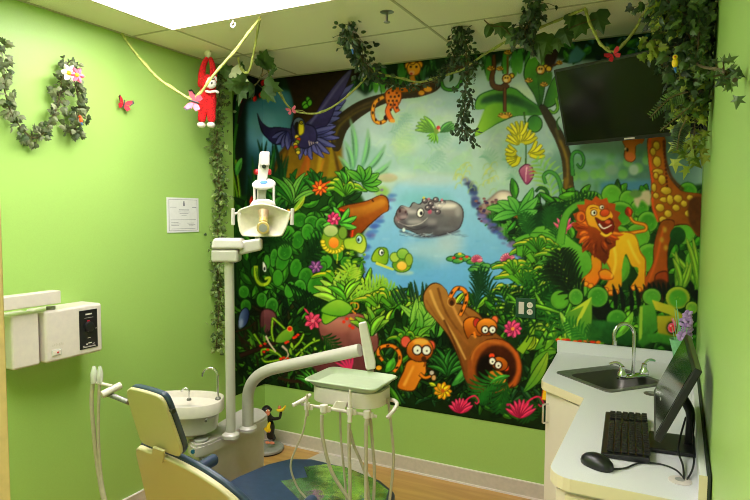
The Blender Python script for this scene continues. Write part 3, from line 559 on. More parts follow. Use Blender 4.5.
# bright middle band of ferns and bromeliads
arch(336, 284, 5, 22, 5, (90, 160, 30), (226, 206, 40), 20, 160); tuft(340, 306, 9, 30, 10, 170, 7, [(90, 170, 40), (130, 190, 60), (70, 150, 34)], (170, 210, 80)); blob([(322, 312), (328, 304), (340, 300), (352, 308), (342, 316)], (90, 164, 40), (150, 200, 60), -90, line=(30, 90, 20))
frond(352, 300, 352, 266, 9, 13, (120, 180, 44), (180, 204, 70), -4, 2); frond(356, 302, 386, 282, 10, 12, (110, 176, 44), (170, 204, 60), -2, 2); frond(366, 304, 396, 290, 9, 12, (90, 160, 40), (150, 196, 60), -3, 2)
arch(390, 306, 7, 24, 4.6, (80, 150, 34), (230, 206, 50), 10, 170); arch(376, 306, 4, 20, 4.5, (96, 160, 36), (226, 200, 60), 60, 170)
tuft(372, 336, 8, 26, 30, 150, 6, [(60, 140, 34), (100, 170, 50), (40, 110, 30)], (150, 196, 60)); tuft(346, 300, 6, 20, 40, 150, 5, [(80, 160, 40), (120, 184, 50)])
for k in range(12): blade(398+k*3.4, 304+rnd.uniform(-2, 2), 388+k*4.6+rnd.uniform(-3, 3), 280+abs(k-6)*1.6, 2.6, .6, (24, 50, 40), (20, 60, 30))
blob([(416, 322), (412, 308), (424, 302), (436, 310), (444, 304), (450, 318), (440, 336), (420, 334)], (80, 160, 50), (120, 186, 70), -90, line=(24, 80, 24))
for k in range(9): blade(420+rnd.uniform(-12, 14), 334, 420+rnd.uniform(-34, 26), 304+rnd.uniform(-6, 14), 7, 1, rnd.choice([(70, 150, 44), (110, 180, 60), (50, 130, 36)]), (150, 200, 80), (40, 110, 30), line=(20, 70, 20))
tuft(412, 346, 8, 24, 15, 165, 4.5, [(76, 150, 40), (110, 176, 50)], None, (40, 100, 30)); arch(404, 346, 4, 20, 3.6, (70, 140, 30), (180, 190, 50), 20, 150)
# dark thicket between the two lemurs
scatter([(430, 336), (470, 336), (470, 400), (420, 402)], 110, 8, 18, 3, [(14, 34, 16), (20, 54, 22), (30, 76, 30)], 20, 160, line=(6, 14, 6))
tuft(448, 376, 10, 26, 20, 160, 3.4, [(30, 90, 34), (44, 116, 44)]); blade(452, 386, 470, 362, 8, 2, (50, 130, 50), (90, 170, 80), line=(14, 50, 20)); blade(468, 380, 488, 386, 6, -1, (60, 150, 60), (100, 190, 90), line=(14, 50, 20))
# --- hollow tree stump running down to the right
blob([(424, 296), (430, 286), (438, 284), (446, 290), (452, 302), (464, 306), (478, 314), (492, 330), (508, 344), (520, 362), (520, 380), (510, 388), (478, 392), (466, 380), (460, 360), (452, 342), (446, 332), (434, 318), (426, 308)], (166, 116, 52), (110, 56, 20), 70, soft=.4, line=(52, 26, 10))
for pts, w, c in [([(430, 290), (438, 310), (454, 336), (466, 360)], 3, (206, 160, 84)), ([(438, 288), (446, 312), (462, 336)], 2.4, (110, 66, 28)), ([(452, 304), (462, 324), (476, 338)], 3, (200, 140, 70)), ([(444, 320), (456, 346), (464, 372)], 2.4, (92, 50, 20)), ([(462, 310), (474, 322), (488, 336)], 2.2, (120, 70, 30)), ([(426, 300), (436, 316), (446, 328)], 2, (140, 90, 40)), ([(456, 330), (468, 344)], 3, (150, 90, 40))]: stroke(pts, w, w*.6, c, soft=.5, alpha=.9)
oval(452, 302, 3.6, 4.4, (120, 66, 24), line=(200, 150, 80)); oval(452, 303, 2, 2.6, (50, 26, 12))
oval(495, 366, 25, 27, (150, 74, 24), (190, 96, 36), 0, soft=.4, line=(70, 30, 12)); oval(497, 367, 20, 22, (70, 30, 12), (36, 16, 10), 90, soft=1.2); oval(490, 372, 14, 18, (16, 12, 8), (26, 14, 8), 90, soft=1.5)
stroke([(470, 372), (474, 352), (486, 342), (500, 343)], 3, 2, (190, 110, 40), soft=.8); stroke([(516, 352), (520, 368), (514, 386)], 3.6, 3, (190, 90, 30), soft=.8); stroke([(470, 360), (471, 380)], 4, 5, (150, 76, 30), soft=.8)
# --- lemur creatures
OR, OD, OL = (226, 130, 30), (150, 70, 16), (246, 176, 70)
def bigeyes(x, y, r, dx, dy=0):
    for s in (-1, 1): oval(x+s*dx, y+s*dy, r+1.3, r+1.5, (44, 22, 12), soft=.25); oval(x+s*dx, y+s*dy, r, r*1.1, (240, 240, 236), soft=.25); oval(x+s*dx+.3, y+s*dy+.6, .7, .9, (20, 16, 14), soft=.2)
stroke([(394, 372), (400, 362), (399, 352), (392, 346), (382, 347), (378, 353), (383, 361)], 3.6, 2.6, OR, line=(60, 30, 10))
for x, y in [(397, 368), (400, 358), (397, 349), (388, 346), (380, 349), (379, 357)]: oval(x, y, 1, 1.9, (60, 30, 12), rot=x*9 % 90)
oval(379, 368, 3, 2.4, (236, 170, 30), line=(30, 20, 10)); blade(386, 372, 394, 358, 8, 1, (60, 150, 40), (90, 180, 60), line=(20, 60, 20))
blob([(398, 386), (404, 372), (408, 362), (416, 360), (424, 362), (426, 372), (420, 380), (414, 390), (404, 390)], (200, 110, 24), (226, 140, 40), 0, line=(60, 28, 8)); stroke([(404, 386), (410, 374), (414, 366)], 2.6, 1.4, (244, 176, 70), soft=.7)
oval(406, 342, 4.6, 5.4, (222, 90, 70), line=(90, 40, 14)); oval(431, 346, 4, 5, (222, 90, 60), line=(90, 40, 14)); oval(420, 350, 13, 11.5, OR, OD, 90, line=(60, 30, 10)); oval(421, 342, 8, 3.4, OL, soft=1.2)
bigeyes(422, 350.4, 4, 4.6, .2); oval(424, 359, 2.6, 2.8, (70, 36, 16)); stroke([(426, 362), (424, 367)], 2, 1.4, OD)
stroke([(420, 374), (426, 378), (434, 374)], 3, 2.2, OR, line=(60, 30, 10)); stroke([(426, 368), (432, 370), (436, 376)], 1.6, 1.4, (60, 30, 14)); oval(432, 373, 2.2, 2.2, (200, 200, 190), line=(30, 20, 10)); oval(434, 378, 2, 2.6, (214, 170, 110), line=(50, 30, 10))
stroke([(450, 298), (456, 289), (464, 290), (467, 298), (464, 308), (460, 316)], 3.6, 3, OR, line=(60, 28, 10))
for x, y in [(452, 293), (459, 289), (466, 295), (466, 303), (462, 311)]: oval(x, y, 1, 1.9, (60, 26, 10), rot=30)
blob([(464, 324), (470, 318), (480, 320), (484, 330), (480, 336), (472, 334), (468, 338)], OR, OD, 90, line=(70, 30, 8)); oval(477, 323, 3, 4.4, (190, 50, 40), line=(80, 30, 10)); oval(495, 320, 3, 3.6, (226, 110, 60), line=(80, 30, 10)); oval(487, 327, 10, 8.4, (240, 150, 40), OD, 90, line=(70, 30, 8)); bigeyes(489, 330, 3, 3.7); oval(492, 335, 1.3, 1.2, (60, 26, 10)); stroke([(474, 332), (476, 338)], 2.6, 2, OR)
oval(492, 356, 2.8, 2.6, (230, 70, 30)); oval(506, 368, 3, 3, (230, 70, 30), line=(90, 30, 10)); oval(500, 364, 8, 6.6, (206, 110, 24), OD, 90, rot=25, line=(40, 20, 8)); bigeyes(495.5, 363.4, 3, 3, 2); blob([(490, 372), (500, 372), (506, 380), (500, 386), (490, 380)], (190, 110, 30), (230, 150, 50), 0, line=(60, 30, 8))
frond(508, 378, 476, 398, 9, 16, (40, 120, 36), (24, 84, 30), 4, 2.4, 50); frond(508, 380, 500, 412, 8, 14, (30, 96, 30), (20, 66, 26), 2, 2.4, 50); blade(510, 376, 490, 384, 4, 2, (60, 150, 50)); frond(520, 396, 530, 420, 7, 12, (24, 74, 26), None, 0, 2)
flower(443, 391, 9, 9, (246, 190, 30), (250, 150, 30), (190, 90, 30), 4); blade(436, 386, 429, 383, 3, 0, (180, 200, 40))
for x, y, s in [(461, 413, 1), (521, 418, 1.25)]:
    for a in (150, 130, 112, 95, 80, 62, 45, 30): blade(x, y, x+s*14*math.cos(math.radians(a)), y-s*15*math.sin(math.radians(a)), 3, 0, (226, 40, 96), (240, 80, 130), line=(120, 16, 50))
    stroke([(x+2, y-8*s), (x+7*s, y-14*s), (x+14*s, y-17*s), (x+18*s, y-12*s), (x+16*s, y-9*s), (x+14*s, y-11*s)], 2, 1.2, (214, 40, 90))
oval(508, 405, 1.6, 1.6, (190, 40, 90)); stroke([(546, 390), (544, 400)], 5, 4, (236, 190, 40), line=(190, 40, 40))
# --- right of centre: strap leaves, ferns, flowers
flower(513, 329, 9, 9, (222, 50, 120), (240, 90, 150), (250, 150, 60), 4)
for k in range(16): frond(486+k*3.4+rnd.uniform(-2, 2), 226+k*2.6, 500+k*4+rnd.uniform(-3, 3), 212+k*2.2, 6, 8, rnd.choice([(44, 104, 36), (80, 150, 50), (24, 66, 28)]), None, 1, 1.7)
for k in range(40):
    t = rnd.random(); oval(480+t*44+rnd.uniform(-3, 3), 214+t*44+rnd.uniform(-3, 3), rnd.uniform(2, 4.5), rnd.uniform(1, 2.2), rnd.choice([(96, 90, 160), (60, 80, 170), (130, 110, 170), (70, 60, 110)]), soft=.8, alpha=.7)
scatter([(490, 212), (556, 206), (560, 260), (520, 250)], 120, 5, 14, 3.4, [(24, 66, 24), (50, 130, 36), (84, 160, 50), (14, 36, 18)], -40, 60)
flower(518, 212, 7, 8, (236, 140, 24), (226, 90, 20), (200, 70, 20), 3.2)
for a, l in ((170, 32), (150, 24), (195, 26), (120, 20), (60, 30), (40, 26), (10, 20), (-20, 18)): blade(518, 214, 518+l*math.cos(math.radians(a)), 214-l*math.sin(math.radians(a)), 8, 2, (66, 150, 50), (110, 184, 80), (30, 90, 36), line=(20, 70, 26))
for k in range(14): frond(520+k*2.2, 240-k, 534+k*2.5, 218-k*1.3, 5, 7, (20, 60, 24), None, 0, 1.6)
arch(534, 262, 6, 24, 6, (90, 160, 40), (200, 200, 50), 30, 150); arch(520, 256, 4, 22, 7, (80, 156, 40), (190, 196, 60), 10, 90)
blob([(530, 236), (536, 228), (552, 226), (560, 230), (572, 240), (590, 256), (590, 276), (574, 276), (560, 258), (544, 246)], (70, 150, 40), (110, 180, 60), -60, line=(30, 90, 26)); stroke([(516, 242), (530, 236), (548, 236), (562, 246)], 6, 2, (90, 164, 50), line=(24, 80, 26))
arch(520, 284, 6, 22, 5, (84, 156, 36), (214, 206, 50), 40, 170); arch(548, 280, 5, 22, 5, (84, 156, 36), (214, 206, 50), 30, 130); arch(508, 296, 4, 18, 5, (90, 160, 40), (220, 206, 60), 50, 170)
for a in (150, 125, 100, 75, 55, 30): blade(564, 232, 564+12*math.cos(math.radians(a)), 230-15*math.sin(math.radians(a)), 2.6, 0, (226, 60, 120), (240, 110, 160)); blade(566, 234, 562, 216, 4, 0, (220, 70, 120))
for y in (4, 0): oval(590, 204+y, 4, 9, (232, 100, 20), (200, 60, 20), 90) if 0 else None
frond(546, 340, 536, 280, 12, 20, (40, 110, 34), (20, 70, 26), 3, 2.6, 60); frond(520, 320, 500, 290, 8, 14, (20, 56, 22), None, -2, 2); frond(492, 304, 478, 272, 8, 14, (20, 60, 28), None, 2, 1.8, 40); frond(560, 330, 570, 290, 9, 14, (60, 140, 40), (30, 90, 30), 0, 2.6)
frond(476, 312, 480, 276, 8, 16, (24, 64, 34), (16, 50, 28), 0, 1.8, 30)
for k in range(12): blade(538+rnd.uniform(-12, 22), 350, 542+rnd.uniform(-20, 34), 312+rnd.uniform(0, 20), 9, 3, rnd.choice([(60, 130, 34), (100, 160, 40), (40, 100, 30), (150, 180, 40)]), (170, 196, 60) if k % 3 == 0 else None, line=(16, 50, 16))
stroke([(520, 352), (530, 338), (532, 326), (524, 316)], 8, 2, (130, 176, 40), line=(30, 70, 16)); stroke([(536, 380), (536, 364), (546, 354), (556, 352)], 10, 3, (90, 150, 40), line=(24, 66, 18)); blade(524, 392, 548, 352, 10, 3, (70, 140, 40), (150, 180, 50), (40, 90, 30), line=(14, 50, 16))
for x, y, n, r, w in [(536, 252, 7, 22, 4.5), (556, 262, 6, 20, 4), (512, 274, 6, 20, 4.5), (552, 296, 6, 20, 4.4), (530, 300, 5, 20, 4.4), (566, 322, 5, 18, 4.2)]: arch(x, y, n, r, w, rnd.choice([(86, 156, 38), (104, 170, 44), (64, 136, 34)]), rnd.choice([(222, 206, 56), (190, 196, 60), (160, 196, 70)]), 20, 160)
for k in range(34): blade(rnd.uniform(508, 572), rnd.uniform(270, 344), rnd.uniform(504, 580), rnd.uniform(256, 330), 3, 2, rnd.choice([(110, 176, 50), (84, 156, 40), (150, 190, 60)]), line=(20, 60, 18)) if rnd.random() < .5 else frond(rnd.uniform(516, 566), rnd.uniform(300, 346), rnd.uniform(512, 570), rnd.uniform(262, 300), 8, 9, rnd.choice([(20, 60, 24), (40, 104, 34), (16, 40, 20)]), None, 2, 1.6)
flower(513, 329, 9, 9, (222, 50, 120), (240, 90, 150), (250, 150, 60), 4)
for x, y in ((530, 222), (545, 216), (556, 224)): frond(x, y+14, x+rnd.uniform(-8, 8), y-8, 8, 9, (30, 84, 30), None, 1, 1.8)
for a_ in (150, 125, 100, 75, 55, 30): blade(564, 232, 564+12*math.cos(math.radians(a_)), 230-15*math.sin(math.radians(a_)), 2.6, 0, (226, 60, 120), (240, 110, 160))
# --- right side: round shrubs, giraffe, lion
for x, y, rx, ry in [(612, 196, 10, 11), (628, 200, 8, 9), (592, 200, 10, 8), (640, 208, 9, 8), (620, 214, 14, 12), (688, 192, 9, 9), (648, 222, 10, 10), (638, 236, 12, 12), (664, 214, 8, 8), (600, 226, 12, 12), (618, 240, 14, 14), (684, 230, 12, 14), (650, 258, 14, 14), (694, 262, 8, 12), (616, 268, 14, 16), (580, 290, 7, 8), (560, 300, 9, 9), (598, 297, 10, 10)]: pad(x, y, rx, ry, rnd.choice([(60, 134, 36), (70, 146, 40), (84, 156, 44)]), rnd.choice([(96, 166, 50), (110, 176, 56)]), (36, 90, 28))
blob([(634, 200), (640, 193), (650, 191), (650, 206), (642, 200), (638, 208)], (190, 176, 150), soft=.6); oval(636, 194, 6, 4, (90, 130, 70), soft=.8)
frond(572, 206, 598, 196, 7, 7, (22, 60, 22), None, -1, 1.6); frond(566, 208, 586, 192, 6, 7, (24, 66, 24), None, 1, 1.6)
stroke([(560, 244), (566, 216), (580, 204), (596, 206)], 8, 3, (90, 160, 50), line=(36, 96, 30))
GB, GR, GY = (176, 92, 22), (206, 90, 24), (226, 196, 60)
blob([(649, 138), (665, 138), (665, 160), (668, 174), (676, 186), (684, 192), (700, 194), (706, 200), (706, 230), (698, 236), (690, 226), (682, 224), (668, 226), (660, 220), (654, 206), (652, 180), (649, 160)], (186, 100, 24), (116, 62, 18), 20, line=(70, 32, 10))
stroke([(650, 138), (650, 160), (653, 184), (653, 206), (659, 222)], 2.6, 2.6, (210, 84, 30), soft=.5); stroke([(664, 140), (666, 160), (672, 178), (684, 190)], 2, 2.4, (70, 36, 12), soft=.6)
for x, y, rx, ry in [(656.5, 146, 3, 4), (653, 152, 2.4, 3.6), (657, 162, 3.6, 5), (658, 172, 5, 2.6), (662, 180, 3.4, 4.6), (656, 176, 2, 3), (654, 188, 2, 4), (666, 191, 5, 3.6), (656, 196, 2.6, 2.6), (664, 200, 4, 2.4), (660, 208, 4, 3.6), (670, 200, 3, 4.6), (678, 199, 4, 3.6), (676, 208, 3.4, 3), (684, 204, 3, 3), (668, 214, 3.4, 3.4), (663, 220, 3.6, 3), (690, 198, 3, 2.6), (696, 206, 3, 3.6), (688, 214, 3, 3)]:
    blob([(x-rx, y), (x-rx*.4, y-ry), (x+rx*.8, y-ry*.7), (x+rx, y+ry*.5), (x, y+ry)], GY, (170, 136, 30), 60, soft=.35, line=(120, 70, 16))
for k in range(12): oval(664+k*.3, 142+k*4, 1.2, 1.6, (90, 40, 12))
blob([(624, 140), (642, 138), (643, 142), (636, 146), (635, 152), (635.5, 158), (632, 161.5), (627, 160), (625, 155), (626, 148)], (176, 96, 30), (206, 116, 50), 90, line=(80, 40, 16)); oval(630, 157, 4.6, 4.4, (214, 116, 60), (180, 90, 40), 90, soft=.5); oval(627.5, 150, 1.5, 2, (30, 20, 16)); oval(625.6, 149, 1, 1.4, (230, 210, 180)); blob([(638, 140), (644, 139), (642, 144)], GB)
blob([(662, 222), (674, 222), (672, 234), (668, 248), (667, 262), (668, 276), (666, 284), (656, 290), (646, 292), (642, 286), (648, 274), (654, 262), (654, 250), (656, 238)], (134, 70, 18), (180, 80, 26), 100, line=(70, 30, 10)); stroke([(664, 226), (660, 244), (656, 262), (648, 284)], 2, 2, (204, 92, 30), soft=.7)
for x, y in [(665, 230), (662, 240), (666, 248)]: oval(x, y, 2, 3, (180, 140, 40), soft=.6)
blob([(656, 276), (666, 272), (668, 280), (666, 290), (658, 290)], (150, 60, 22), soft=.5, line=(60, 24, 10)); blob([(690, 200), (704, 200), (704, 234), (697, 234), (689, 220)], (84, 46, 16), soft=1); oval(678, 236, 8, 9, (30, 80, 30), (24, 60, 24), 90)
LY, LO, LD, LM, LMD = (226, 176, 30), (226, 112, 24), (170, 90, 16), (184, 76, 20), (92, 34, 14)
stroke([(626, 234), (638, 232), (646, 230), (645, 225), (634, 222), (630, 216)], 2.6, 1.8, (226, 140, 30), line=(130, 60, 16)); blade(630, 217, 628, 207, 6, 0, (170, 50, 20), line=(90, 26, 12))
blob([(592, 256), (600, 256), (601, 268), (600, 276), (596, 284), (590, 286), (583, 284), (584, 278), (592, 270)], (214, 150, 26), LO, 60, line=(150, 60, 14))
blob([(612, 240), (620, 233), (632, 234), (637, 240), (640, 252), (645, 260), (645, 272), (645, 284), (646, 290), (636, 290), (631, 288), (634, 282), (638, 276), (638, 268), (632, 266), (626, 254), (622, 270), (622, 284), (618, 294), (608, 294), (603, 289), (608, 283), (611, 270), (606, 258)], (232, 186, 34), (214, 140, 24), 90, line=(170, 70, 16))
blob([(600, 272), (606, 270), (612, 274), (612, 279), (603, 279), (600, 276)], (220, 150, 30), LO, 90, line=(150, 60, 16)); stroke([(614, 246), (616, 262), (612, 278)], 2.4, 1.6, (244, 206, 70), soft=.8); stroke([(628, 240), (634, 254), (640, 264)], 2.4, 1.6, (244, 206, 70), soft=.8)
for x, y in [(606, 290), (611, 293), (616, 292), (634, 288), (639, 290), (586, 284), (591, 286)]: oval(x, y, 2.4, 2, (232, 150, 40), line=(160, 66, 16))
mane = [(571, 224), (577, 222), (573, 214), (580, 212), (577, 205), (585, 205), (585, 199), (592, 201), (596, 196), (601, 200), (607, 198), (609, 203), (616, 204), (615, 210), (621, 213), (618, 218), (622, 224), (618, 228), (621, 235), (616, 238), (616, 246), (610, 250), (609, 258), (605, 265), (600, 260), (594, 256), (588, 250), (584, 246), (583, 240), (576, 238), (578, 232)]
put(mane, (196, 84, 24), (96, 36, 14), 75, .35)
for k in range(34):
    a = rnd.uniform(0, 6.28); x, y = 598+10*math.cos(a), 230+12*math.sin(a); l = rnd.uniform(8, 15)
    blade(x, y, x+l*math.cos(a)*1.1, y+l*math.sin(a)*1.1, 4.6, 1, rnd.choice([(214, 100, 28), (176, 66, 18), (140, 50, 16)] if y < 238 else [(120, 44, 16), (94, 34, 14), (150, 58, 18)]), soft=.4)
oval(581, 217, 4.4, 5.4, (210, 110, 40), LO, 0, line=(130, 50, 16)); oval(582, 217.6, 2.2, 3.2, (160, 60, 30))
blob([(586, 214), (588, 207), (594, 205), (602, 208), (610, 211), (613, 216), (612, 220), (615, 225), (612, 233), (606, 236), (601, 232), (596, 228), (589, 225)], (236, 178, 40), (232, 150, 30), 90, line=(150, 66, 16))
blob([(596, 218), (604, 222), (610, 219), (614, 226), (611, 233), (605, 233), (600, 227)], (120, 30, 16), line=(80, 30, 10)); stroke([(599, 224), (604, 228.6), (612, 225)], 1.7, 1, (244, 240, 230)); oval(608, 222, 3, 2, (214, 90, 50)); stroke([(601, 233), (606, 236), (612, 233)], 2.6, 2, (236, 190, 50))
oval(605, 213, 4.4, 3.4, (226, 96, 40), (190, 60, 24), 90, rot=-20, line=(130, 50, 16)); oval(594, 213, 2.6, 2.6, (244, 240, 230), line=(120, 60, 20)); oval(594.6, 213, 1.1, 1.3, (30, 20, 10)); oval(602, 207.4, 2, 2, (240, 236, 220), line=(120, 60, 20)); oval(602.6, 207.6, .9, 1, (30, 20, 10)); stroke([(590, 209), (594, 207.6), (598, 209)], 1.2, .8, (150, 60, 20))
# dark fronds in front of the animals
BK = (18, 26, 18)
for x0, y0, x1, y1, n, l, b in [(586, 300, 560, 252, 11, 20, -5), (572, 296, 548, 266, 7, 16, 3)]: frond(x0, y0, x1, y1, n, l, BK, (24, 50, 22), b, 3, 50)
for x in range(607, 650, 8): blade(x, 316, x-3+rnd.uniform(-2, 4), 284, 4.6, 2, BK, line=None)
for a in (150, 128, 106, 84, 64): blade(698, 302, 698+28*math.cos(math.radians(a)), 302-36*math.sin(math.radians(a)), 5, 3, BK)
blob([(640, 296), (652, 282), (664, 280), (672, 290), (664, 300), (650, 304)], (60, 34, 16), soft=.8)
for k in range(6): blade(652+k*4, 300, 648+k*5, 282, 4, 1, BK)
for k in range(8): blade(rnd.uniform(676, 700), 290, rnd.uniform(670, 700), 232+rnd.uniform(0, 40), 4, 2, (104, 150, 44), (150, 176, 56), line=(50, 110, 30))
for k in range(10): stroke([(596+k*2, 300+k), (594+k*2, 312+k), (600+k*3, 320)], 4, 2, (16, 24, 16), soft=.4)
pad(576, 297, 7, 8, (70, 144, 46), (110, 176, 60)); pad(598, 297, 10, 10, (60, 134, 40), (100, 170, 56)); pad(652, 297, 9, 8, (76, 146, 46), (110, 174, 60)); pad(678, 298, 12, 11, (70, 140, 40), (160, 180, 50)); pad(692, 308, 6, 6, (96, 150, 50), (150, 180, 60)); pad(617, 320, 10, 10, (60, 134, 40), (90, 160, 50))
put([(567, 313), (592, 297), (592, 335), (584, 344), (566, 340)], (120, 170, 50), (60, 130, 40), 130, .4); put([(570, 312), (592, 297), (590, 302), (578, 326), (572, 330), (584, 306)], (190, 206, 60), None, 0, .4); blade(571, 340, 560, 312, 6, 1, (110, 180, 60), (160, 200, 80), line=(30, 90, 30))
put([(640, 306), (655, 304), (658, 330), (650, 336), (642, 344), (638, 344), (638, 320)], (90, 160, 50), (44, 110, 36), 60, .5); put([(640, 307), (643, 307), (642, 342), (639, 342)], (150, 190, 60), None, 0, .4); put([(592, 320), (632, 324), (640, 346), (592, 342)], (40, 100, 40), (24, 66, 26), 90, 1); blade(616, 338, 633, 312, 8, 2, (90, 166, 50), (130, 186, 60), line=(24, 80, 24))
put([(652, 300), (672, 306), (684, 316), (684, 322), (668, 314), (656, 310)], (200, 190, 50), (150, 160, 40), 40, .4); put([(657, 316), (678, 316), (682, 334), (676, 340), (664, 340), (658, 332)], (176, 170, 40), (130, 120, 24), 60, .5, 1)
oval(672, 328, 5.5, 6.5, (24, 30, 20), soft=.8); oval(672, 328, 3, 4, (214, 50, 60), line=(250, 120, 160)); oval(671, 326, 1, 1, (250, 220, 220)); blade(676, 326, 672, 318, 2, 0, (240, 90, 170)); stroke([(640, 345), (652, 338), (668, 340), (700, 348)], 8, 10, (60, 130, 40), (40, 96, 30), 90, soft=1)
for k in range(12): oval(560+k*3.4+rnd.uniform(-2, 2), 341+rnd.uniform(-1, 1.6), 2.4, 1.6, rnd.choice([(226, 80, 30), (236, 110, 40), (200, 50, 24)]))
frond(588, 342, 566, 322, 8, 10, (40, 110, 36), None, 2, 1.8); frond(588, 342, 596, 330, 6, 10, (36, 90, 32), None, 0, 1.8)
# --- macaw with spread wings
NV, NL, NDK = (50, 50, 112), (92, 94, 168), (20, 18, 46)
for (x0, y0, x1, y1) in [(338, 110, 350, 71), (336, 112, 354, 84), (336, 116, 346, 100), (332, 118, 342, 106), (330, 120, 342, 112), (326, 122, 340, 118), (324, 126, 336, 126)]: blade(x0-14, y0+4, x1, y1, 7, -1, NV, NL, line=NDK)
blob([(302, 128), (314, 116), (326, 98), (338, 82), (350, 70), (351, 74), (344, 90), (336, 104), (332, 116), (326, 126), (314, 134)], (64, 58, 112), (44, 38, 84), 60, line=NDK)
stroke([(310, 124), (324, 106), (340, 84), (350, 72)], 2, 1, (96, 92, 150), soft=.7)
for (x1, y1) in [(340, 138), (336, 147), (330, 154), (324, 158), (330, 130), (336, 132), (318, 154), (312, 160), (306, 156), (300, 160), (296, 152), (336, 126), (292, 146)]: blade(306, 134, x1, y1, 5.5, 1, NV, NL, line=NDK)
blob([(258, 114), (262, 122), (270, 128), (280, 128), (292, 130), (298, 138), (290, 142), (276, 144), (268, 138), (262, 130)], (60, 54, 104), (40, 34, 76), 90, line=NDK)
for (x1, y1) in [(272, 138), (276, 144), (282, 148), (288, 150)]: blade(288, 132, x1, y1, 5, 0, NV, NL, line=NDK)
blob([(294, 122), (302, 124), (314, 128), (316, 140), (306, 148), (296, 144), (292, 132)], (58, 54, 106), (40, 34, 76), 90, line=NDK)
for k in range(5): stroke([(309+k*2, 141+k*.6), (310+k*2, 146-k)], 1.1, .8, (200, 180, 170))
oval(299, 124, 5.4, 6, (104, 124, 140), (60, 60, 110), 90, line=NDK); blob([(294.6, 125), (298, 122), (301, 128), (299, 134), (296, 134)], (30, 26, 36)); blob([(300, 122), (303, 124), (303.5, 132), (300, 135), (299, 130)], (220, 206, 40), line=(120, 110, 20)); oval(301.6, 122.6, 1.3, 1.3, (230, 210, 40), line=(20, 20, 30)); oval(301.6, 122.6, .6, .6, (10, 10, 10))
for k in range(7): oval(297+math.sin(k*1.4)*1.6, 137+k*2.6, 1.9, 1.7, [(210, 190, 50), (190, 60, 30), (120, 150, 40)][k % 3], line=(60, 50, 20))
for x, y, r in [(304.5, 104, 30), (308.5, 100, -20), (306, 106.5, 60), (310, 103, 10)]: oval(x, y, 1.9, 3, (90, 170, 40), rot=r, line=(14, 40, 10))
# --- little green parrot
for a in (175, 162, 150, 138, 125): blade(436, 132, 436+21*math.cos(math.radians(a)), 132-19*math.sin(math.radians(a)), 3.4, 1, (110, 176, 60), (150, 190, 90), line=(70, 120, 50))
for a in (8, 20, 32, 44): blade(440, 132, 440+17*math.cos(math.radians(a)), 131-13*math.sin(math.radians(a)), 3, -1, (70, 140, 70), (110, 176, 90), line=(50, 100, 50))
for a in (200, 220, 240, 260, 280): blade(436, 133, 436+10*math.cos(math.radians(a)), 133-11*math.sin(math.radians(a)), 2.6, 0, (110, 170, 60), (90, 150, 60))
oval(437, 131, 3, 3, (120, 150, 60)); oval(438.6, 128, 2, 2, (200, 60, 60)); oval(439.5, 130.5, 1.2, 1.6, (220, 190, 170))
# --- leopard cub, tail dangling
stroke([(384, 97), (376, 102), (373, 110), (374, 119), (379, 123), (385, 121), (386, 117)], 3, 2.4, (236, 160, 40), line=(120, 60, 14))
for x, y in [(379, 100), (374, 106), (373, 113), (376, 120), (381, 123)]: oval(x, y, .9, 1.8, (60, 26, 12))
oval(386, 118, 2, 2.8, (40, 22, 14)); blob([(387, 92), (394, 88), (400, 90), (401, 98), (396, 107), (389, 106), (386, 98)], (232, 116, 26), (236, 140, 40), 90, line=(120, 50, 12)); stroke([(391, 104), (388, 112), (392, 121)], 4.4, 4, (232, 110, 26), line=(120, 50, 12)); stroke([(396, 102), (396, 108), (398, 112)], 4, 4, (232, 110, 26), line=(120, 50, 12)); oval(392.6, 121, 2.8, 2, (244, 160, 60))
for x, y in [(389, 93), (393, 91), (397, 93), (391, 97), (395, 97), (399, 96), (389, 101), (393, 101), (397, 101), (391, 105), (395, 105), (391, 110), (397, 108), (401, 91)]: oval(x, y, 1.1, 1.2, (70, 30, 12), soft=.2)
stroke([(396, 90), (406, 90), (416, 88)], 5, 4, (210, 106, 26)); oval(428, 89.5, 4, 2.6, (240, 160, 50), line=(120, 60, 14)); oval(421.6, 93, 3, 2.2, (240, 160, 50), line=(120, 60, 14)); oval(408, 66, 2.6, 2.8, (230, 160, 40), line=(90, 50, 12)); oval(420, 65, 2.6, 3, (230, 160, 40), line=(90, 50, 12)); oval(414, 69, 6.4, 6.6, (240, 186, 60), (226, 130, 40), 90, line=(110, 60, 14)); oval(412, 73, 3, 2.4, (240, 170, 120)); oval(411.5, 74, 1.4, 1.1, (190, 60, 70)); oval(411, 67, 1.1, 1.2, (30, 20, 14)); oval(416.6, 67, 1.1, 1.2, (30, 20, 14)); stroke([(409, 63), (413, 65), (417, 62)], 1, .8, (110, 60, 20)); stroke([(412, 76), (414, 84)], 5, 5, (206, 130, 40), soft=.5)
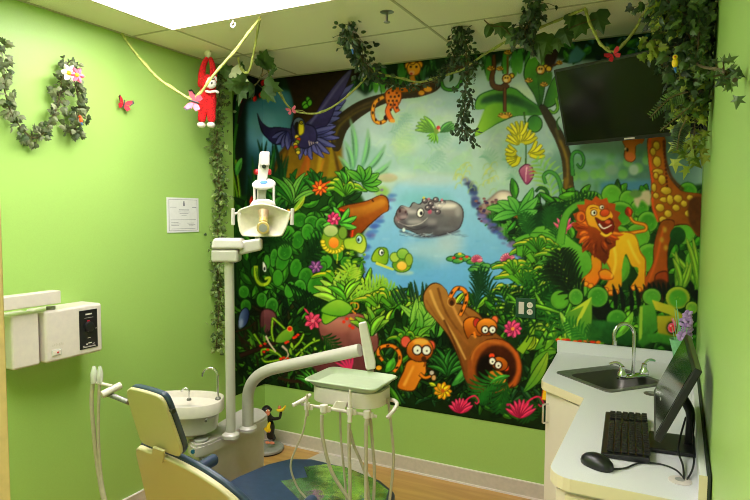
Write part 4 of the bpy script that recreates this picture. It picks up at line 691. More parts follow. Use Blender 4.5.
# --- dangling monkeys
def monkey(x, y): oval(x+5, y-3, 2, 2, (220, 180, 50), line=(60, 30, 14)); oval(x-1, y-1, 3.4, 3.2, (96, 54, 26)); oval(x, y, 4, 4, (224, 190, 90), (210, 140, 50), 90, line=(70, 36, 16)); oval(x-1, y+1.8, 2.2, 1.6, (236, 210, 160)); oval(x-1.4, y-1, .8, .9, (20, 16, 12)); oval(x+1, y-1, .8, .9, (20, 16, 12))
def hand(x, y, s=1): [stroke([(x, y), (x+4*s*math.cos(a), y-4*abs(s)*math.sin(a))], 1.6, 1.2, (222, 176, 60), line=(90, 50, 14)) for a in (.4, 1.1, 1.9, 2.7)]
stroke([(494, 55), (494, 68), (492, 78), (494, 86), (502, 88), (508, 84)], 2.4, 6, (90, 58, 30), line=(44, 26, 14)); stroke([(508, 56), (508, 74)], 2, 2, (100, 62, 30)); stroke([(505, 88), (505, 112)], 2.2, 2, (110, 66, 30), line=(50, 28, 12)); hand(508, 54); hand(491, 70); hand(500, 70, .9); hand(502, 117); hand(508, 117, 1.2); oval(505, 117, 4, 2, (226, 170, 50)); monkey(507, 79)
stroke([(552, 66), (558, 64), (560, 62)], 2, 1.6, (80, 46, 26)); blob([(536, 76), (544, 74), (552, 72), (551, 84), (542, 86)], (60, 110, 36), soft=.5); hand(529, 82); hand(544, 86); hand(559.5, 64, .8); monkey(541, 70); oval(549, 69, 2.4, 2.4, (220, 180, 50), line=(60, 30, 14))

# --- brush texture and a little more contrast over the whole print
def vnoise(cx, cy, seed):
    g = np.random.RandomState(seed).rand(cy+2, cx+2).astype(np.float32)
    yy = np.linspace(0, cy, GH, endpoint=False); xx = np.linspace(0, cx, GW, endpoint=False); iy = yy.astype(int); ix = xx.astype(int); fy = (yy-iy)[:, None]; fx = (xx-ix)[None, :]
    fy = fy*fy*(3-2*fy); fx = fx*fx*(3-2*fx)
    return (g[iy][:, ix]*(1-fx)+g[iy][:, ix+1]*fx)*(1-fy)+(g[iy+1][:, ix]*(1-fx)+g[iy+1][:, ix+1]*fx)*fy
tex = (vnoise(150, 128, 1)-.5)*.30+(vnoise(60, 52, 2)-.5)*.26+(vnoise(300, 180, 3)-.5)*.16
lum = CV.mean(2); CV *= (1+tex*np.clip(.75-lum*1.5, .07, .6))[..., None]
CV *= np.array([1.07, 1.03, .98], np.float32)
CV = np.clip(CV+(CV-.34)*.05+.004, 0, 1)
CV = CV.astype(np.float32)
# ================================================================ MURAL
def srgb_lin(a): return np.where(a <= .04045, a/12.92, ((a+.055)/1.055)**2.4)
_F, _R, _U, _C = (np.array(q) for q in (_f, _r, _u, CAM))
def sample(P):
    v = P-_C; z = v@_F; x = 375+CF*(v@_R)/z; y = 250-CF*(v@_U)/z
    gx = np.clip((x-PX0)*SS, 0, GW-1.01); gy = np.clip((y-PY0)*SS, 0, GH-1.01); ix = gx.astype(int); iy = gy.astype(int); fx = (gx-ix)[:, None]; fy = (gy-iy)[:, None]
    return (CV[iy, ix]*(1-fx)+CV[iy, ix+1]*fx)*(1-fy)+(CV[iy+1, ix]*(1-fx)+CV[iy+1, ix+1]*fx)*fy
ZB, ZT, ST = .4287, H-.006, .0042
nz_ = int((ZT-ZB)/ST)+1; zs = np.linspace(ZB, ZT, nz_)
ys = np.linspace(-.335, -.004, 80); xs = np.linspace(.004, W-.004, int(W/ST))
line = [(.004, y) for y in ys]+[(x, -.004) for x in xs[1:]]
line = np.array(line); NL_ = len(line)
Pm = np.empty((nz_, NL_, 3)); Pm[:, :, 0] = line[None, :, 0]; Pm[:, :, 1] = line[None, :, 1]; Pm[:, :, 2] = zs[:, None]
Pf = Pm.reshape(-1, 3)
fi = (np.arange(nz_-1)[:, None]*NL_+np.arange(NL_-1)[None, :]).reshape(-1)
quads = np.stack([fi, fi+1, fi+1+NL_, fi+NL_], 1)
col = np.ones((len(Pf), 4), np.float32); col[:, :3] = srgb_lin(np.clip(sample(Pf), 0, 1)*1.0)
# thin back skin so that the vinyl sheet has thickness along its rim
rim = list(range(NL_))+[(nz_-1)*NL_+i for i in range(NL_)]
me = bpy.data.meshes.new('mural'); nv = len(Pf); nf = len(quads)
me.vertices.add(nv); me.vertices.foreach_set('co', Pf.astype(np.float32).ravel()); me.loops.add(nf*4); me.loops.foreach_set('vertex_index', quads.astype(np.int32).ravel())
me.polygons.add(nf); me.polygons.foreach_set('loop_start', np.arange(0, nf*4, 4, dtype=np.int32)); me.update(calc_edges=True)
at_ = me.color_attributes.new('artwork', 'FLOAT_COLOR', 'POINT'); at_.data.foreach_set('color', col.ravel())
mm = bpy.data.materials.new('printed_mural_vinyl'); mm.use_nodes = True; nt = mm.node_tree; an = nt.nodes.new('ShaderNodeAttribute'); an.attribute_name = 'artwork'
nt.links.new(an.outputs['Color'], nt.nodes['Principled BSDF'].inputs['Base Color']); nt.nodes['Principled BSDF'].inputs['Roughness'].default_value = .45; nt.nodes['Principled BSDF'].inputs['Specular IOR Level'].default_value = .12
me.materials.append(mm); mo = bpy.data.objects.new('mural', me); COL.objects.link(mo)
tag(mo, 'large painted jungle mural with lion, giraffe, macaw, hippo and pond covering the back wall', 'mural')

# ================================================================ COUNTER, SINK, CABINETS
CZ = .91; G = .004
inner = onz(584, 398, CZ); lc = onz(541, 381, CZ)
XL = 2.185; xr = 2.392; ye = -1.705
c_out = [(2.122, -.012), (2.14, -.3), (lc.x-.002, lc.y+.03), (lc.x+.01, lc.y), (inner.x, inner.y), (xr-.005, ye+.09)]
for k in range(6): a = math.radians(180+15*k+8); c_out.append((xr+.075+.08*math.cos(a), ye+.08+.08*math.sin(a)))
c_out += [(W-.012, ye), (W-.012, -.012)]
sk = [onz(*q, CZ) for q in ((561, 373), (612, 367), (664, 384), (608, 392))]
sc_ = sum(sk, Vector())/4; ax = (sk[2]-sk[0]); ang = math.atan2((sk[2]-sk[3]).y+(sk[1]-sk[0]).y, (sk[2]-sk[3]).x+(sk[1]-sk[0]).x)
SM = frame_m((sc_.x, sc_.y, CZ), ang); SW, SD = .188, .185
def sp(u, v): q = SM @ Vector((u, v, 0)); return (q.x, q.y)
hole = [sp(*q) for q in rrect(-SW+.02, -SD+.02, SW-.02, SD-.06, .03)]
ct = thing('countertop', 'white laminate L-shaped countertop with cut-out for the steel sink', 'countertop', (2.5, -.7, CZ-.04))
MB().prism(c_out, CZ-.038, CZ, [hole]).build('worktop', 'counter', ct, smooth=False)
e = MB(); n_ = len(c_out)
for i in range(1, n_-2):
    a, b = c_out[i], c_out[i+1]; d = Vector((b[0]-a[0], b[1]-a[1])).normalized(); q = Vector((d.y, -d.x)); q = -q if False else q
    # outward side is to the left of travel because the outline runs clockwise from above
    o = Vector((-d.y, d.x))*-.0015
    e.hexa([(a[0], a[1], CZ-.04), (b[0], b[1], CZ-.04), (b[0]+o.x, b[1]+o.y, CZ-.04), (a[0]+o.x, a[1]+o.y, CZ-.04), (a[0], a[1], CZ-.001), (b[0], b[1], CZ-.001), (b[0]+o.x, b[1]+o.y, CZ-.001), (a[0]+o.x, a[1]+o.y, CZ-.001)])
e.build('front_edge', 'edge', ct, smooth=False)
MB().box((2.12, -.03, CZ+.0005), (W-.031, -.012, CZ+.068)).box((W-.03, ye+.002, CZ+.0005), (W-.012, -.012, CZ+.08)).build('backsplash', 'counter', ct, bevel=.002)
MB().box((W-.032, ye, CZ-.001), (W-.011, ye+.0018, CZ+.083)).build('backsplash_end', 'edge', ct, smooth=False)
MB().box((W-.0115, ye, CZ), (W-.0035, -.012, CZ+.084)).build('caulk_line', 'seam', ct, smooth=False)
s = thing('kitchen_sink', 'small stainless steel drop-in sink set diagonally in the white counter', 'sink', (sc_.x, sc_.y, CZ-.14))
rimb = MB(); oo = [sp(*q) for q in rrect(-SW, -SD, SW, SD, .03)]; ii = [sp(*q) for q in rrect(-SW+.028, -SD+.028, SW-.028, SD-.072, .04)]
rimb.prism(oo, CZ+.0005, CZ+.006, [ii]); rimb.build('rim', 'steel', s, bevel=.002)
bw = MB(); L1 = [(*sp(*q), CZ+.004) for q in rrect(-SW+.027, -SD+.027, SW-.027, SD-.071, .04)]; L2 = [(*sp(*q), CZ-.13) for q in rrect(-SW+.042, -SD+.042, SW-.042, SD-.09, .045)]
n = len(L1); bw.add(L1+L2, [(k, (k+1) % n, n+(k+1) % n, n+k) for k in range(n)]+[tuple(n+k for k in range(n))])
bo = bw.build('basin', 'basin', s); md = bo.modifiers.new('thick', 'SOLIDIFY'); md.thickness = .0015
MB(SM).lathe((0, -.02, -.129), [(.0, 0), (.034, 0), (.036, .003), (.02, .004), (.0, .001)], 20).build('drain', 'chrome', s)
fb = onz(633, 377, CZ+.006); fa = ang
F_ = thing('sink_faucet', 'tall chrome gooseneck faucet with two lever handles behind the sink', 'faucet', fb)
FM = frame_m(fb, fa)
MB(FM).lathe((0, 0, 0), [(1, 0), (1, .008), (.8, .014), (.5, .016)], 28, .1, .03).build('base_plate', 'chrome', F_)
n0 = Vector((0, 0, 0)); tip = fb+Vector((-.075, -.10, .0)) ; dvec = (onz(617, 385, CZ)-fb); dvec.z = 0; dvec = Vector((-.88, -.47, 0))
R_ = .05; hh = .205; pts = [fb+Vector((0, 0, .01)), fb+Vector((0, 0, hh))]
for k in range(1, 11): a = PI*k/10*1.08; pts.append(fb+Vector((0, 0, hh))+dvec*(R_-R_*math.cos(a))+Vector((0, 0, R_*math.sin(a)*1.15)))
pts.append(pts[-1]+Vector((0, 0, -.022))+dvec*(-.004)); MB().tube(pts, .0085, 14).build('spout', 'chrome', F_)
MB().tube([pts[-1]+Vector((0, 0, .012)), pts[-1]+Vector((-.001, 0, -.012))], .011, 14).build('aerator', 'chrome', F_, bevel=.001)
for sgn in (-1, 1):
    c0 = FM @ Vector((sgn*.07, 0, .012)); hb = MB().lathe(tuple(c0), [(.022, 0), (.021, .014), (.014, .022), (.013, .045), (.006, .05)], 16); ho = hb.build('handle', 'chrome', F_)
    dd = Vector((sgn*math.cos(fa), sgn*math.sin(fa), 0)) if sgn > 0 else Vector((-.8, -.2, 0)); cm = c0+Vector((0, 0, .046))
    MB().tube([cm, cm+dd*.02+Vector((0, 0, .014)), cm+dd*.045+Vector((0, 0, .016)), cm+dd*.07+Vector((0, 0, .008))], lambda t: .009-.003*t, 10, 3, flat=.55).build('lever', 'chrome', ho)
# cabinets under the counter
cabd = thing('corner_cabinet', 'cream base cabinet with a diagonal door under the sink', 'cabinet', (2.4, -.4, 0))
A = Vector((2.15, -.02)); B = Vector((2.185, lc.y+.05)); Cc = Vector((inner.x+.012, inner.y+.016)); D_ = Vector((2.8, inner.y+.016)); E_ = Vector((2.8, -.02))
MB().prism([tuple(A), tuple(B), tuple(Cc), tuple(D_), tuple(E_)][::-1], .0, CZ-.30, ()).build('body', 'cab', cabd, smooth=False)
wl = MB()
poly = [A, B, Cc, D_, E_]
for a, b in zip(poly, poly[1:]+poly[:1]):
    d = (b-a).normalized(); nn = Vector((-d.y, d.x)); cen = sum(poly, Vector((0, 0)))/5
    if (cen-a).dot(nn) < 0: nn = -nn
    wl.hexa([(a.x, a.y, CZ-.30), (b.x, b.y, CZ-.30), (b.x+nn.x*.015, b.y+nn.y*.015, CZ-.30), (a.x+nn.x*.015, a.y+nn.y*.015, CZ-.30), (a.x, a.y, CZ-.04), (b.x, b.y, CZ-.04), (b.x+nn.x*.015, b.y+nn.y*.015, CZ-.04), (a.x+nn.x*.015, a.y+nn.y*.015, CZ-.04)])
wl.build('apron', 'cab', cabd, smooth=False)
d = (Cc-B).normalized(); nn = Vector((d.y, -d.x)); nn = nn if nn.y < 0 else -nn; a = B+d*.012; b = Cc-d*.012
dr = MB().hexa([(a.x, a.y, .1), (b.x, b.y, .1), (b.x+nn.x*.018, b.y+nn.y*.018, .1), (a.x+nn.x*.018, a.y+nn.y*.018, .1), (a.x, a.y, CZ-.05), (b.x, b.y, CZ-.05), (b.x+nn.x*.018, b.y+nn.y*.018, CZ-.05), (a.x+nn.x*.018, a.y+nn.y*.018, CZ-.05)]).build('door', 'cab', cabd, bevel=.002)
h0 = a+d*.022+nn*.018; hp = lambda z, o: (h0.x+nn.x*o, h0.y+nn.y*o, z)
MB().tube([hp(.80, 0), hp(.80, .026), hp(.797, .03), hp(.713, .03), hp(.71, .026), hp(.71, 0)], .0045, 10).build('handle', 'chrome', dr)
cabr = thing('base_cabinet', 'cream base cabinet under the keyboard end of the counter', 'cabinet', (2.61, -1.27, 0))
MB().box((2.425, ye+.03, 0), (2.81, inner.y-.004, CZ-.041)).build('body', 'cab', cabr, smooth=False)
MB().box((2.44, ye+.014, .09), (2.80, ye+.03, CZ-.06)).build('end_panel', 'edge', cabr, bevel=.002)
MB().box((2.407, ye+.05, .09), (2.424, inner.y-.02, CZ-.06)).build('door', 'cab', cabr, bevel=.002)

# ---- computer set
kb = thing('keyboard', 'black computer keyboard lying on the white counter', 'keyboard', (2.56, -1.2, CZ))
k = [onz(*q, CZ+.012) for q in ((609, 414), (647, 415), (644, 459), (600, 455))]; kc = sum(k, Vector())/4; kc.z = CZ
kang = math.atan2((k[1]-k[0]).y+(k[2]-k[3]).y, (k[1]-k[0]).x+(k[2]-k[3]).x); kang = math.radians(4)
KW = .073; KL = ((k[0]-k[3]).length+(k[1]-k[2]).length)/4
KM = frame_m(kc, kang)
MB(KM).hexa([(-KW, -KL, .001), (KW, -KL, .001), (KW, KL, .001), (-KW, KL, .001), (-KW, -KL, .014), (KW, -KL, .022), (KW, KL, .022), (-KW, KL, .014)]).build('base', 'black', kb, bevel=.004)
ks = MB(KM)
for r in range(6):
    for c_ in range(19):
        if c_ in (14,): continue
        u = -KW+.018+r*.0225; v = -KL+.014+c_*(2*KL-.03)/18.6; z = .0165+.0085*(u+KW)/(2*KW)
        ks.box((u, v, z), (u+.018, v+(2*KL-.03)/18.6*.82, z+.0055))
ks.build('keys', 'key', kb, bevel=.0012, seg=1)
ms = thing('computer_mouse', 'black computer mouse with its cable on the counter corner', 'mouse', onz(597, 463, CZ))
mc = onz(597, 463, CZ+.01); mc.z = CZ
MB(frame_m(mc, math.radians(-32))).lathe((0, 0, 0), [(.2, .001), (.97, .001), (1, .008), (.93, .02), (.75, .03), (.45, .037), (.12, .039)], 28, .056, .034, 2.3).build('body', 'black', ms)
cpts = [onz(*q, CZ+.004) for q in ((613, 469), (625, 468), (640, 463), (660, 464), (676, 470), (684, 479))]
MB().tube(cpts, .0028, 8, 6).build('cable', 'black', ms)
mt = thing('computer_monitor', 'black flat computer monitor turned sideways against the right wall', 'monitor', (2.73, -1.25, CZ))
mcn = Vector((2.718, -1.33, 1.15)); ty = math.radians(2); tl = .42; MWd, MHt = .27, .125
Xm = Vector((-math.sin(ty), math.cos(ty), 0)); nm = Vector((-math.cos(ty), -math.sin(ty), 0)); Um = Vector((0, 0, 1))*math.cos(tl)-nm*math.sin(tl); Nm = Xm.cross(Um); Nm = Nm if Nm.x < 0 else -Nm
MM = Matrix((Xm, Um, Nm)).transposed().to_4x4(); MM.translation = mcn
MB(MM).box((-MWd, -MHt, -.022), (MWd, MHt, 0)).box((-MWd+.1, -MHt+.03, -.036), (MWd-.14, MHt-.06, -.022)).build('housing', 'black', mt, bevel=.004)
MB(MM).box((-MWd+.014, -MHt+.018, .0), (MWd-.014, MHt-.014, .0012)).build('screen', 'screen', mt, smooth=False)
MB(MM).box((-.016, -MHt+.05, .0013), (.016, -MHt+.056, .0016)).build('badge', 'grey', mt, smooth=False)
mb0 = [onz(*q, CZ+.006) for q in ((649, 433), (697, 439), (697, 457), (646, 450))]; mbc = sum(mb0, Vector())/4
st = MB(); st.prism([tuple(p[:2]) for p in [(v.x, v.y) for v in (mb0[3], mb0[2], mb0[1], mb0[0])]], CZ+.001, CZ+.016); st.build('stand_base', 'black', mt, bevel=.004)
nb = onz(688, 445, CZ+.01); nb.z = CZ+.012
MB().tube([nb, nb+Vector((.004, -.01, .06)), nb+Vector((.0, -.03, .13)), mcn+Vector((.012, 0, -.02))], .017, 12, 4, flat=.6).build('stand_neck', 'black', mt)
cb = [nb+Vector((-.01, -.02, .1)), nb+Vector((-.03, -.1, .02)), onz(683, 466, CZ+.01), onz(684, 480, CZ+.004)]
MB().tube(cb, .0032, 8, 6).build('cable', 'black', mt); MB().tube([nb+Vector((.01, -.03, .09)), onz(694, 462, CZ+.02), onz(687, 480, CZ+.004)], .003, 8, 6).build('cable', 'black', mt)
for px, py, r, lab in ((652, 394, .034, 'round grey cable grommet cover beside the sink'), (680, 481, .032, 'white cable grommet where the monitor cables enter the counter')):
    q = onz(px, py, CZ); gm = thing('cable_grommet', lab, 'grommet', q); MB().lathe((q.x, q.y, CZ), [(r, .0005), (r, .003), (r*.8, .005), (.001, .005)], 24).build('cap', 'steel' if px < 660 else 'white', gm)
    MB().lathe((q.x, q.y, CZ), [(r*.45, .0052), (r*.45, .0058), (.001, .0058)], 16).build('slot', 'grey', gm)
# vase of flowers in the corner
vp = onz(677, 384, CZ); vp = Vector((2.742, -.30, CZ))
vs_ = thing('flower_vase', 'green cellophane vase of lilac silk flowers in the counter corner', 'vase', vp)
MB().lathe(tuple(vp), [(.028, .001), (.03, .02), (.022, .07), (.026, .12), (.044, .19), (.041, .19), (.02, .10), (.018, .01)], 20).build('vase', 'glassg', vs_)
st = MB(); pe = MB(); random.seed(5)
heads = [(688, 315), (684, 322), (691, 322), (693, 318), (686, 330), (690, 329), (682, 336), (687, 338), (681, 343), (692, 334), (695, 326)]
for px, py in heads:
    q = ony(px, py, vp.y-.02+random.uniform(-.03, .03)); q.x = min(q.x, W-.05)
    st.tube([vp+Vector((0, 0, .02)), vp+Vector((0, 0, .13)), (vp*.4+q*.6), q], .0018, 5, 3)
    for i in range(6):
        a = i*PI/3+random.random(); d = Vector((math.cos(a)*.8, -.35, math.sin(a))); c = q+d*.016
        pe.ball(c, .014, .006, .009, 8, Matrix.Rotation(random.uniform(0, 3), 3, 'Y'))
for k_ in range(7):
    q = ony(672+k_*1.4, 300+abs(k_-3)*9, vp.y-.01); st.tube([vp+Vector((0, 0, .05)), vp*.5+q*.5+Vector((.01, 0, 0)), q], .0016, 5, 3)
st.build('stems', 'glassg', vs_); pe.build('petals', 'lilac', vs_)

# ---- electrical outlet on the mural
a = ony(516, 300, 0); b = ony(536, 316, 0); ocx, ocz = (a.x+b.x)/2, (a.z+b.z)/2
ol = thing('wall_outlet', 'dark green wall plate with white switch and duplex outlet on the mural', 'outlet', (ocx, -.008, ocz-.05))
MB().box((ocx-.058, -.012, ocz-.058), (ocx+.058, -.005, ocz+.058)).build('plate', 'green_plate', ol, bevel=.002)
MB().box((ocx-.04, -.015, ocz-.036), (ocx-.008, -.0122, ocz+.036)).build('rocker_switch', 'white', ol, bevel=.001)
for sz in (-.02, .02):
    rc = MB(Matrix.Translation((ocx+.026, -.0122, ocz+sz)) @ Matrix.Rotation(PI/2, 4, 'X')).lathe((0, 0, 0), [(.0175, 0), (.0175, .003), (.001, .003)], 18).build('socket', 'white', ol)
    MB().box((ocx+.019, -.0158, ocz+sz-.002), (ocx+.021, -.0153, ocz+sz+.007)).box((ocx+.031, -.0158, ocz+sz-.002), (ocx+.033, -.0153, ocz+sz+.007)).build('slots', 'black', rc, smooth=False)

# ================================================================ TELEVISION
tvc = Vector((2.462, -.29, 2.278)); tyaw, ttilt = -.394, .335; tw, th = .365, .208
Xt = Vector((math.cos(tyaw), math.sin(tyaw), 0)); nt_ = Vector((math.sin(tyaw), -math.cos(tyaw), 0)); Ut = Vector((0, 0, 1))*math.cos(ttilt)+nt_*math.sin(ttilt); Nt = Xt.cross(Ut)
TM = Matrix((Xt, Ut, Nt)).transposed().to_4x4(); TM.translation = tvc
tv = thing('television', 'black flat television tilted down from the back wall in the right corner', 'television', tvc)
MB(TM).box((-tw, -th, -.03), (tw, th, 0)).box((-.22, -.13, -.055), (.22, .13, -.03)).build('housing', 'black', tv, bevel=.004)
MB(TM).box((-tw+.014, -th+.02, .0005), (tw-.014, th-.014, .0015)).build('screen', 'screen', tv, smooth=False)
MB(TM).box((-.028, -th+.006, .0005), (.026, -th+.013, .0016)).build('logo', 'white', tv, smooth=False)
w0 = Vector((2.56, -.012, 2.30)); w1 = TM @ Vector((0, 0, -.06))
MB().box((2.49, -.022, 2.18), (2.64, -.0055, 2.42)).build('wall_plate', 'black', tv, bevel=.003)
MB().tube([w0, w0*.5+w1*.5, w1, TM @ Vector((0, 0, -.05))], .018, 10).build('bracket_arm', 'black', tv)

# ================================================================ LEFT WALL: certificate, x-ray control
cf = thing('certificate', 'white paper certificate with a thin border and fine print on the green left wall', 'certificate', (.004, -.8, 1.58))
yl, yr, zt, zb = -.93, -.669, 1.795, 1.583
MB().box((.001, yl, zb), (.005, yr, zt)).build('sheet', 'paper', cf, smooth=False)
ink = MB(); X0, X1 = .0052, .0057; b_ = .014
for (ya, za, yb, zb_) in ((b_, b_, 1, 0),): pass
w_, h_ = yr-yl, zt-zb
def mark(u0, v0, u1, v1): ink.box((X0, yl+u0*w_, zb+v0*h_), (X1, yl+u1*w_, zb+v1*h_))
for q in ((.05, .05, .95, .06), (.05, .94, .95, .95), (.05, .05, .06, .95), (.94, .05, .95, .95), (.49, .76, .55, .84), (.5, .84, .54, .9), (.08, .72, .28, .73), (.78, .72, .92, .74), (.36, .64, .68, .66), (.34, .585, .7, .595), (.38, .54, .66, .55), (.1, .36, .9, .37), (.12, .28, .34, .29), (.12, .24, .4, .25), (.12, .2, .36, .21), (.62, .26, .84, .27), (.66, .22, .88, .23), (.68, .18, .82, .19), (.44, .49, .6, .5), (.12, .1, .88, .11)): mark(*q)
ink.build('print', 'ink', cf, smooth=False)
xr_ = thing('xray_control_unit', 'white wall-mounted x-ray control box with black dial panel and swing arm', 'x-ray unit', (.05, -1.6, .96))
def wallbox(name, q0, q1, q2, q3, xf, xb, m, bev=.012, par=None, smooth=True):
    P4 = [onx(*q, xf) for q in (q0, q1, q2, q3)]   # TL TR BR BL in the photo
    y0 = (P4[0].y+P4[3].y)/2; y1 = (P4[1].y+P4[2].y)/2; z1 = (P4[0].z+P4[1].z)/2; z0 = (P4[2].z+P4[3].z)/2
    return MB().box((xb, y0, z0), (xf, y1, z1)).build(name, m, par or xr_, bevel=bev), (y0, y1, z0, z1)
bx_, (my0, my1, mz0, mz1) = wallbox('control_box', (45, 311), (102, 303), (103, 351), (46, 364), .15, .001, 'white', .014)
wallbox('rear_box', (11, 316), (40, 312), (40, 366), (13, 370), .13, .001, 'white', .012)
wallbox('arm_bar', (-14, 299), (61, 291), (61, 303), (-14, 314), .16, .10, 'white', .004)
MB().lathe((.12, my0+.05, mz1-.001), [(.02, 0), (.02, .015), (.001, .015)], 18).build('arm_pivot', 'grey', xr_)
def onbox(u0, v0, u1, v1, name, m, par, t=.0025, bev=0, x=.15):
    y = lambda u: my0+(my1-my0)*u; z = lambda v: mz0+(mz1-mz0)*v
    return MB().box((x-.0005, y(u0), z(v0)), (x+t, y(u1), z(v1))).build(name, m, par, bevel=bev, smooth=bool(bev))
pn = onbox(.57, .12, .9, .9, 'dial_panel', 'black', xr_, .003, .002)
yd = my0+(my1-my0)*.73; zd = mz0+(mz1-mz0)*.56
MB(Matrix.Translation((.1526, yd, zd)) @ Matrix.Rotation(PI/2, 4, 'Y')).lathe((0, 0, 0), [(.026, 0), (.024, .014), (.02, .016), (.001, .016)], 22).build('dial', 'black', pn)
wm = MB()
for (u0, v0, u1, v1) in ((.68, .8, .8, .83), (.66, .74, .82, .745), (.71, .33, .76, .34), (.68, .2, .71, .225), (.72, .22, .78, .24), (.8, .2, .84, .21), (.62, .15, .86, .16), (.62, .18, .65, .19), (.86, .5, .88, .51), (.63, .17, .85, .173)): wm.box((.153, my0+(my1-my0)*u0, mz0+(mz1-mz0)*v0), (.1537, my0+(my1-my0)*u1, mz0+(mz1-mz0)*v1))
wm.build('panel_lettering', 'white', pn, smooth=False); onbox(.71, .67, .76, .69, 'indicator', 'redp', pn, .0035)
sw = onbox(.09, .12, .25, .24, 'power_switch', 'clear', xr_, .003, .001); onbox(.105, .135, .235, .225, 'rocker', 'white', sw, .005, .001); onbox(.17, .165, .2, .195, 'lamp', 'redp', sw, .007, .001)
wm = MB()
for u in range(7): wm.box((.15, my0+(my1-my0)*(.11+u*.028), mz0+(mz1-mz0)*(.3+.01*(u % 2))), (.1506, my0+(my1-my0)*(.126+u*.028), mz0+(mz1-mz0)*(.34+.01*(u % 3))))
wm.build('embossed_lettering', 'base', xr_, smooth=False)
# ================================================================ DENTAL UNIT (base box, bowl, light post, delivery arm)
UZ = .62
dpx = [(198, 447), (232, 432), (266, 418), (268, 413), (262, 408), (246, 406), (226, 418), (210, 428), (193, 435), (187, 439.5), (190, 444)]
dw = [onz(*q, UZ) for q in dpx]; dw = [(v.x, v.y) for v in dw]
un = thing('dental_unit', 'white dental unit base with light post, spittoon mount and delivery arm beside the chair', 'dental unit', (.85, -1.35, 0))
def chaikin(q, n=2):
    for _ in range(n): q = sum([[(.78*a[0]+.22*b[0], .78*a[1]+.22*b[1]), (.22*a[0]+.78*b[0], .22*a[1]+.78*b[1])] for a, b in zip(q, q[1:]+q[:1])], [])
    return q
def shrink(q, s): cx = sum(a for a, b in q)/len(q); cy = sum(b for a, b in q)/len(q); return [(cx+(a-cx)*s, cy+(b-cy)*s) for a, b in q]
dws = chaikin(dw, 2); dk = MB(); dk.prism(dws, UZ-.055, UZ-.012); dk.build('deck', 'unit', un, bevel=.01)
MB().prism(shrink(dws, .965), UZ-.0118, UZ).build('deck_top', 'unit', un, bevel=.005)
MB().prism(shrink(dws, .90), .02, UZ-.0555).build('cabinet_body', 'unit', un, bevel=.006)
MB().prism(shrink(dws, .94), 0, .0195).build('foot', 'grey', un)
lp = onz(201, 440.5, UZ+.0005); MB().lathe(tuple(lp), [(.034, 0), (.036, .008), (.032, .013), (.001, .013)], 26).build('round_cap', 'grey', un)
bgp = onz(193, 450.5, UZ-.028); bn_ = (CAM-bgp); bn_.z = 0; bn_.normalize(); bgp = bgp+bn_*.012
MB(Matrix.Translation(bgp) @ bn_.to_track_quat('Z', 'Y').to_matrix().to_4x4()).lathe((0, 0, 0), [(1, 0), (1, .004), (.001, .004)], 20, .011, .010).build('round_badge', 'teal', un)
vp_ = onz(203, 461, UZ-.07); MB().tube([vp_+Vector((0, 0, .012)), vp_-Vector((0, 0, .07)), vp_+Vector((.0, .05, -.1))], .010, 10).build('valve_pipe', 'steel', un)
vp_ = onz(207, 460, UZ-.07); MB().tube([vp_+Vector((0, 0, .012)), vp_-Vector((0, 0, .06)), vp_+Vector((.0, .05, -.1))], .007, 10).build('valve_pipe', 'steel', un)
# light post
pb = onz(231, 437, UZ); pt = ony(231.5, 262, pb.y)
for kk in range(3): pass
ztop = pt.z
MB().lathe((pb.x, pb.y, UZ), [(.042, .0005), (.041, .016), (.034, .022), (.0225, .028)], 26).build('post_collar', 'unit', un)
MB().tube([(pb.x, pb.y, UZ+.01), (pb.x, pb.y, ztop+.01)], .0225, 22).build('light_post', 'unit', un)
# delivery arm tube
ab = onz(248, 430, UZ); MB().lathe((ab.x, ab.y, UZ), [(.046, .0005), (.045, .014), (.038, .02), (.030, .026)], 26).build('arm_collar', 'unit', un)
blk = Vector((1.525, -1.185, 0)); e1 = dep(360, 350, (Vector((1.50, -1.19, 1.16))-CAM).dot(_f)); e0 = dep(276, 368, (e1-CAM).dot(_f)*.36+(Vector((ab.x, ab.y, .9))-CAM).dot(_f)*.64)
v0 = dep(247, 400, (Vector((ab.x, ab.y, .8))-CAM).dot(_f)); b0 = Vector((ab.x, ab.y, UZ+.01)); v0 = Vector((ab.x, ab.y, v0.z))
pts = [b0, Vector((ab.x, ab.y, v0.z-.06)), v0]
ctl = Vector((ab.x, ab.y, v0.z+.13)); ctl2 = e0-(e1-e0)*.14
for k in range(1, 9): t = k/8; pts.append(v0*(1-t)**2+ctl*2*t*(1-t)+e0*t*t)
pts.append(e1); arm_pts = pts
MB().tube(pts, .0285, 20).build('delivery_arm', 'unit', un)

# ---- spittoon bowl
RZ = .80; bq = [onz(*q, RZ) for q in ((223, 400), (160, 414), (160, 393), (205, 415))]; 
bc = Vector((.585, -1.425, RZ)); brot = math.radians(27)
bo = thing('spittoon_bowl', 'white oval spittoon bowl with two chrome spouts on the dental unit', 'spittoon', (bc.x, bc.y, UZ))
prof = [(.55, -.17), (.66, -.165), (.70, -.075), (.93, -.068), (1, -.055), (1.0, -.004), (.985, 0), (.93, -.002), (.86, -.03), (.5, -.055), (.12, -.06), (.001, -.061)]
MB().lathe(tuple(bc), prof[4:], 44, .212, .138, 2.6, brot).build('basin', 'white', bo)
MB().lathe(tuple(bc), [(.80, -.15), (.87, -.143), (.9, -.075), (.95, -.066), (.985, -.054), (.001, -.054)], 40, .207, .134, 2.6, brot).build('underbody', 'unit', bo)
MB().tube([(bc.x+.07, bc.y+.035, UZ-.05), (bc.x+.07, bc.y+.035, RZ-.1495)], .05, 20).build('pedestal', 'unit', bo)
MB().tube([(bc.x+.07, bc.y+.035, UZ-.036), (pb.x-.07, pb.y, UZ-.036)], .018, 12).build('pedestal_bracket', 'unit', bo)
MB().lathe((bc.x, bc.y, RZ-.058), [(.02, 0), (.02, .003), (.001, .003)], 16).build('drain', 'chrome', bo)
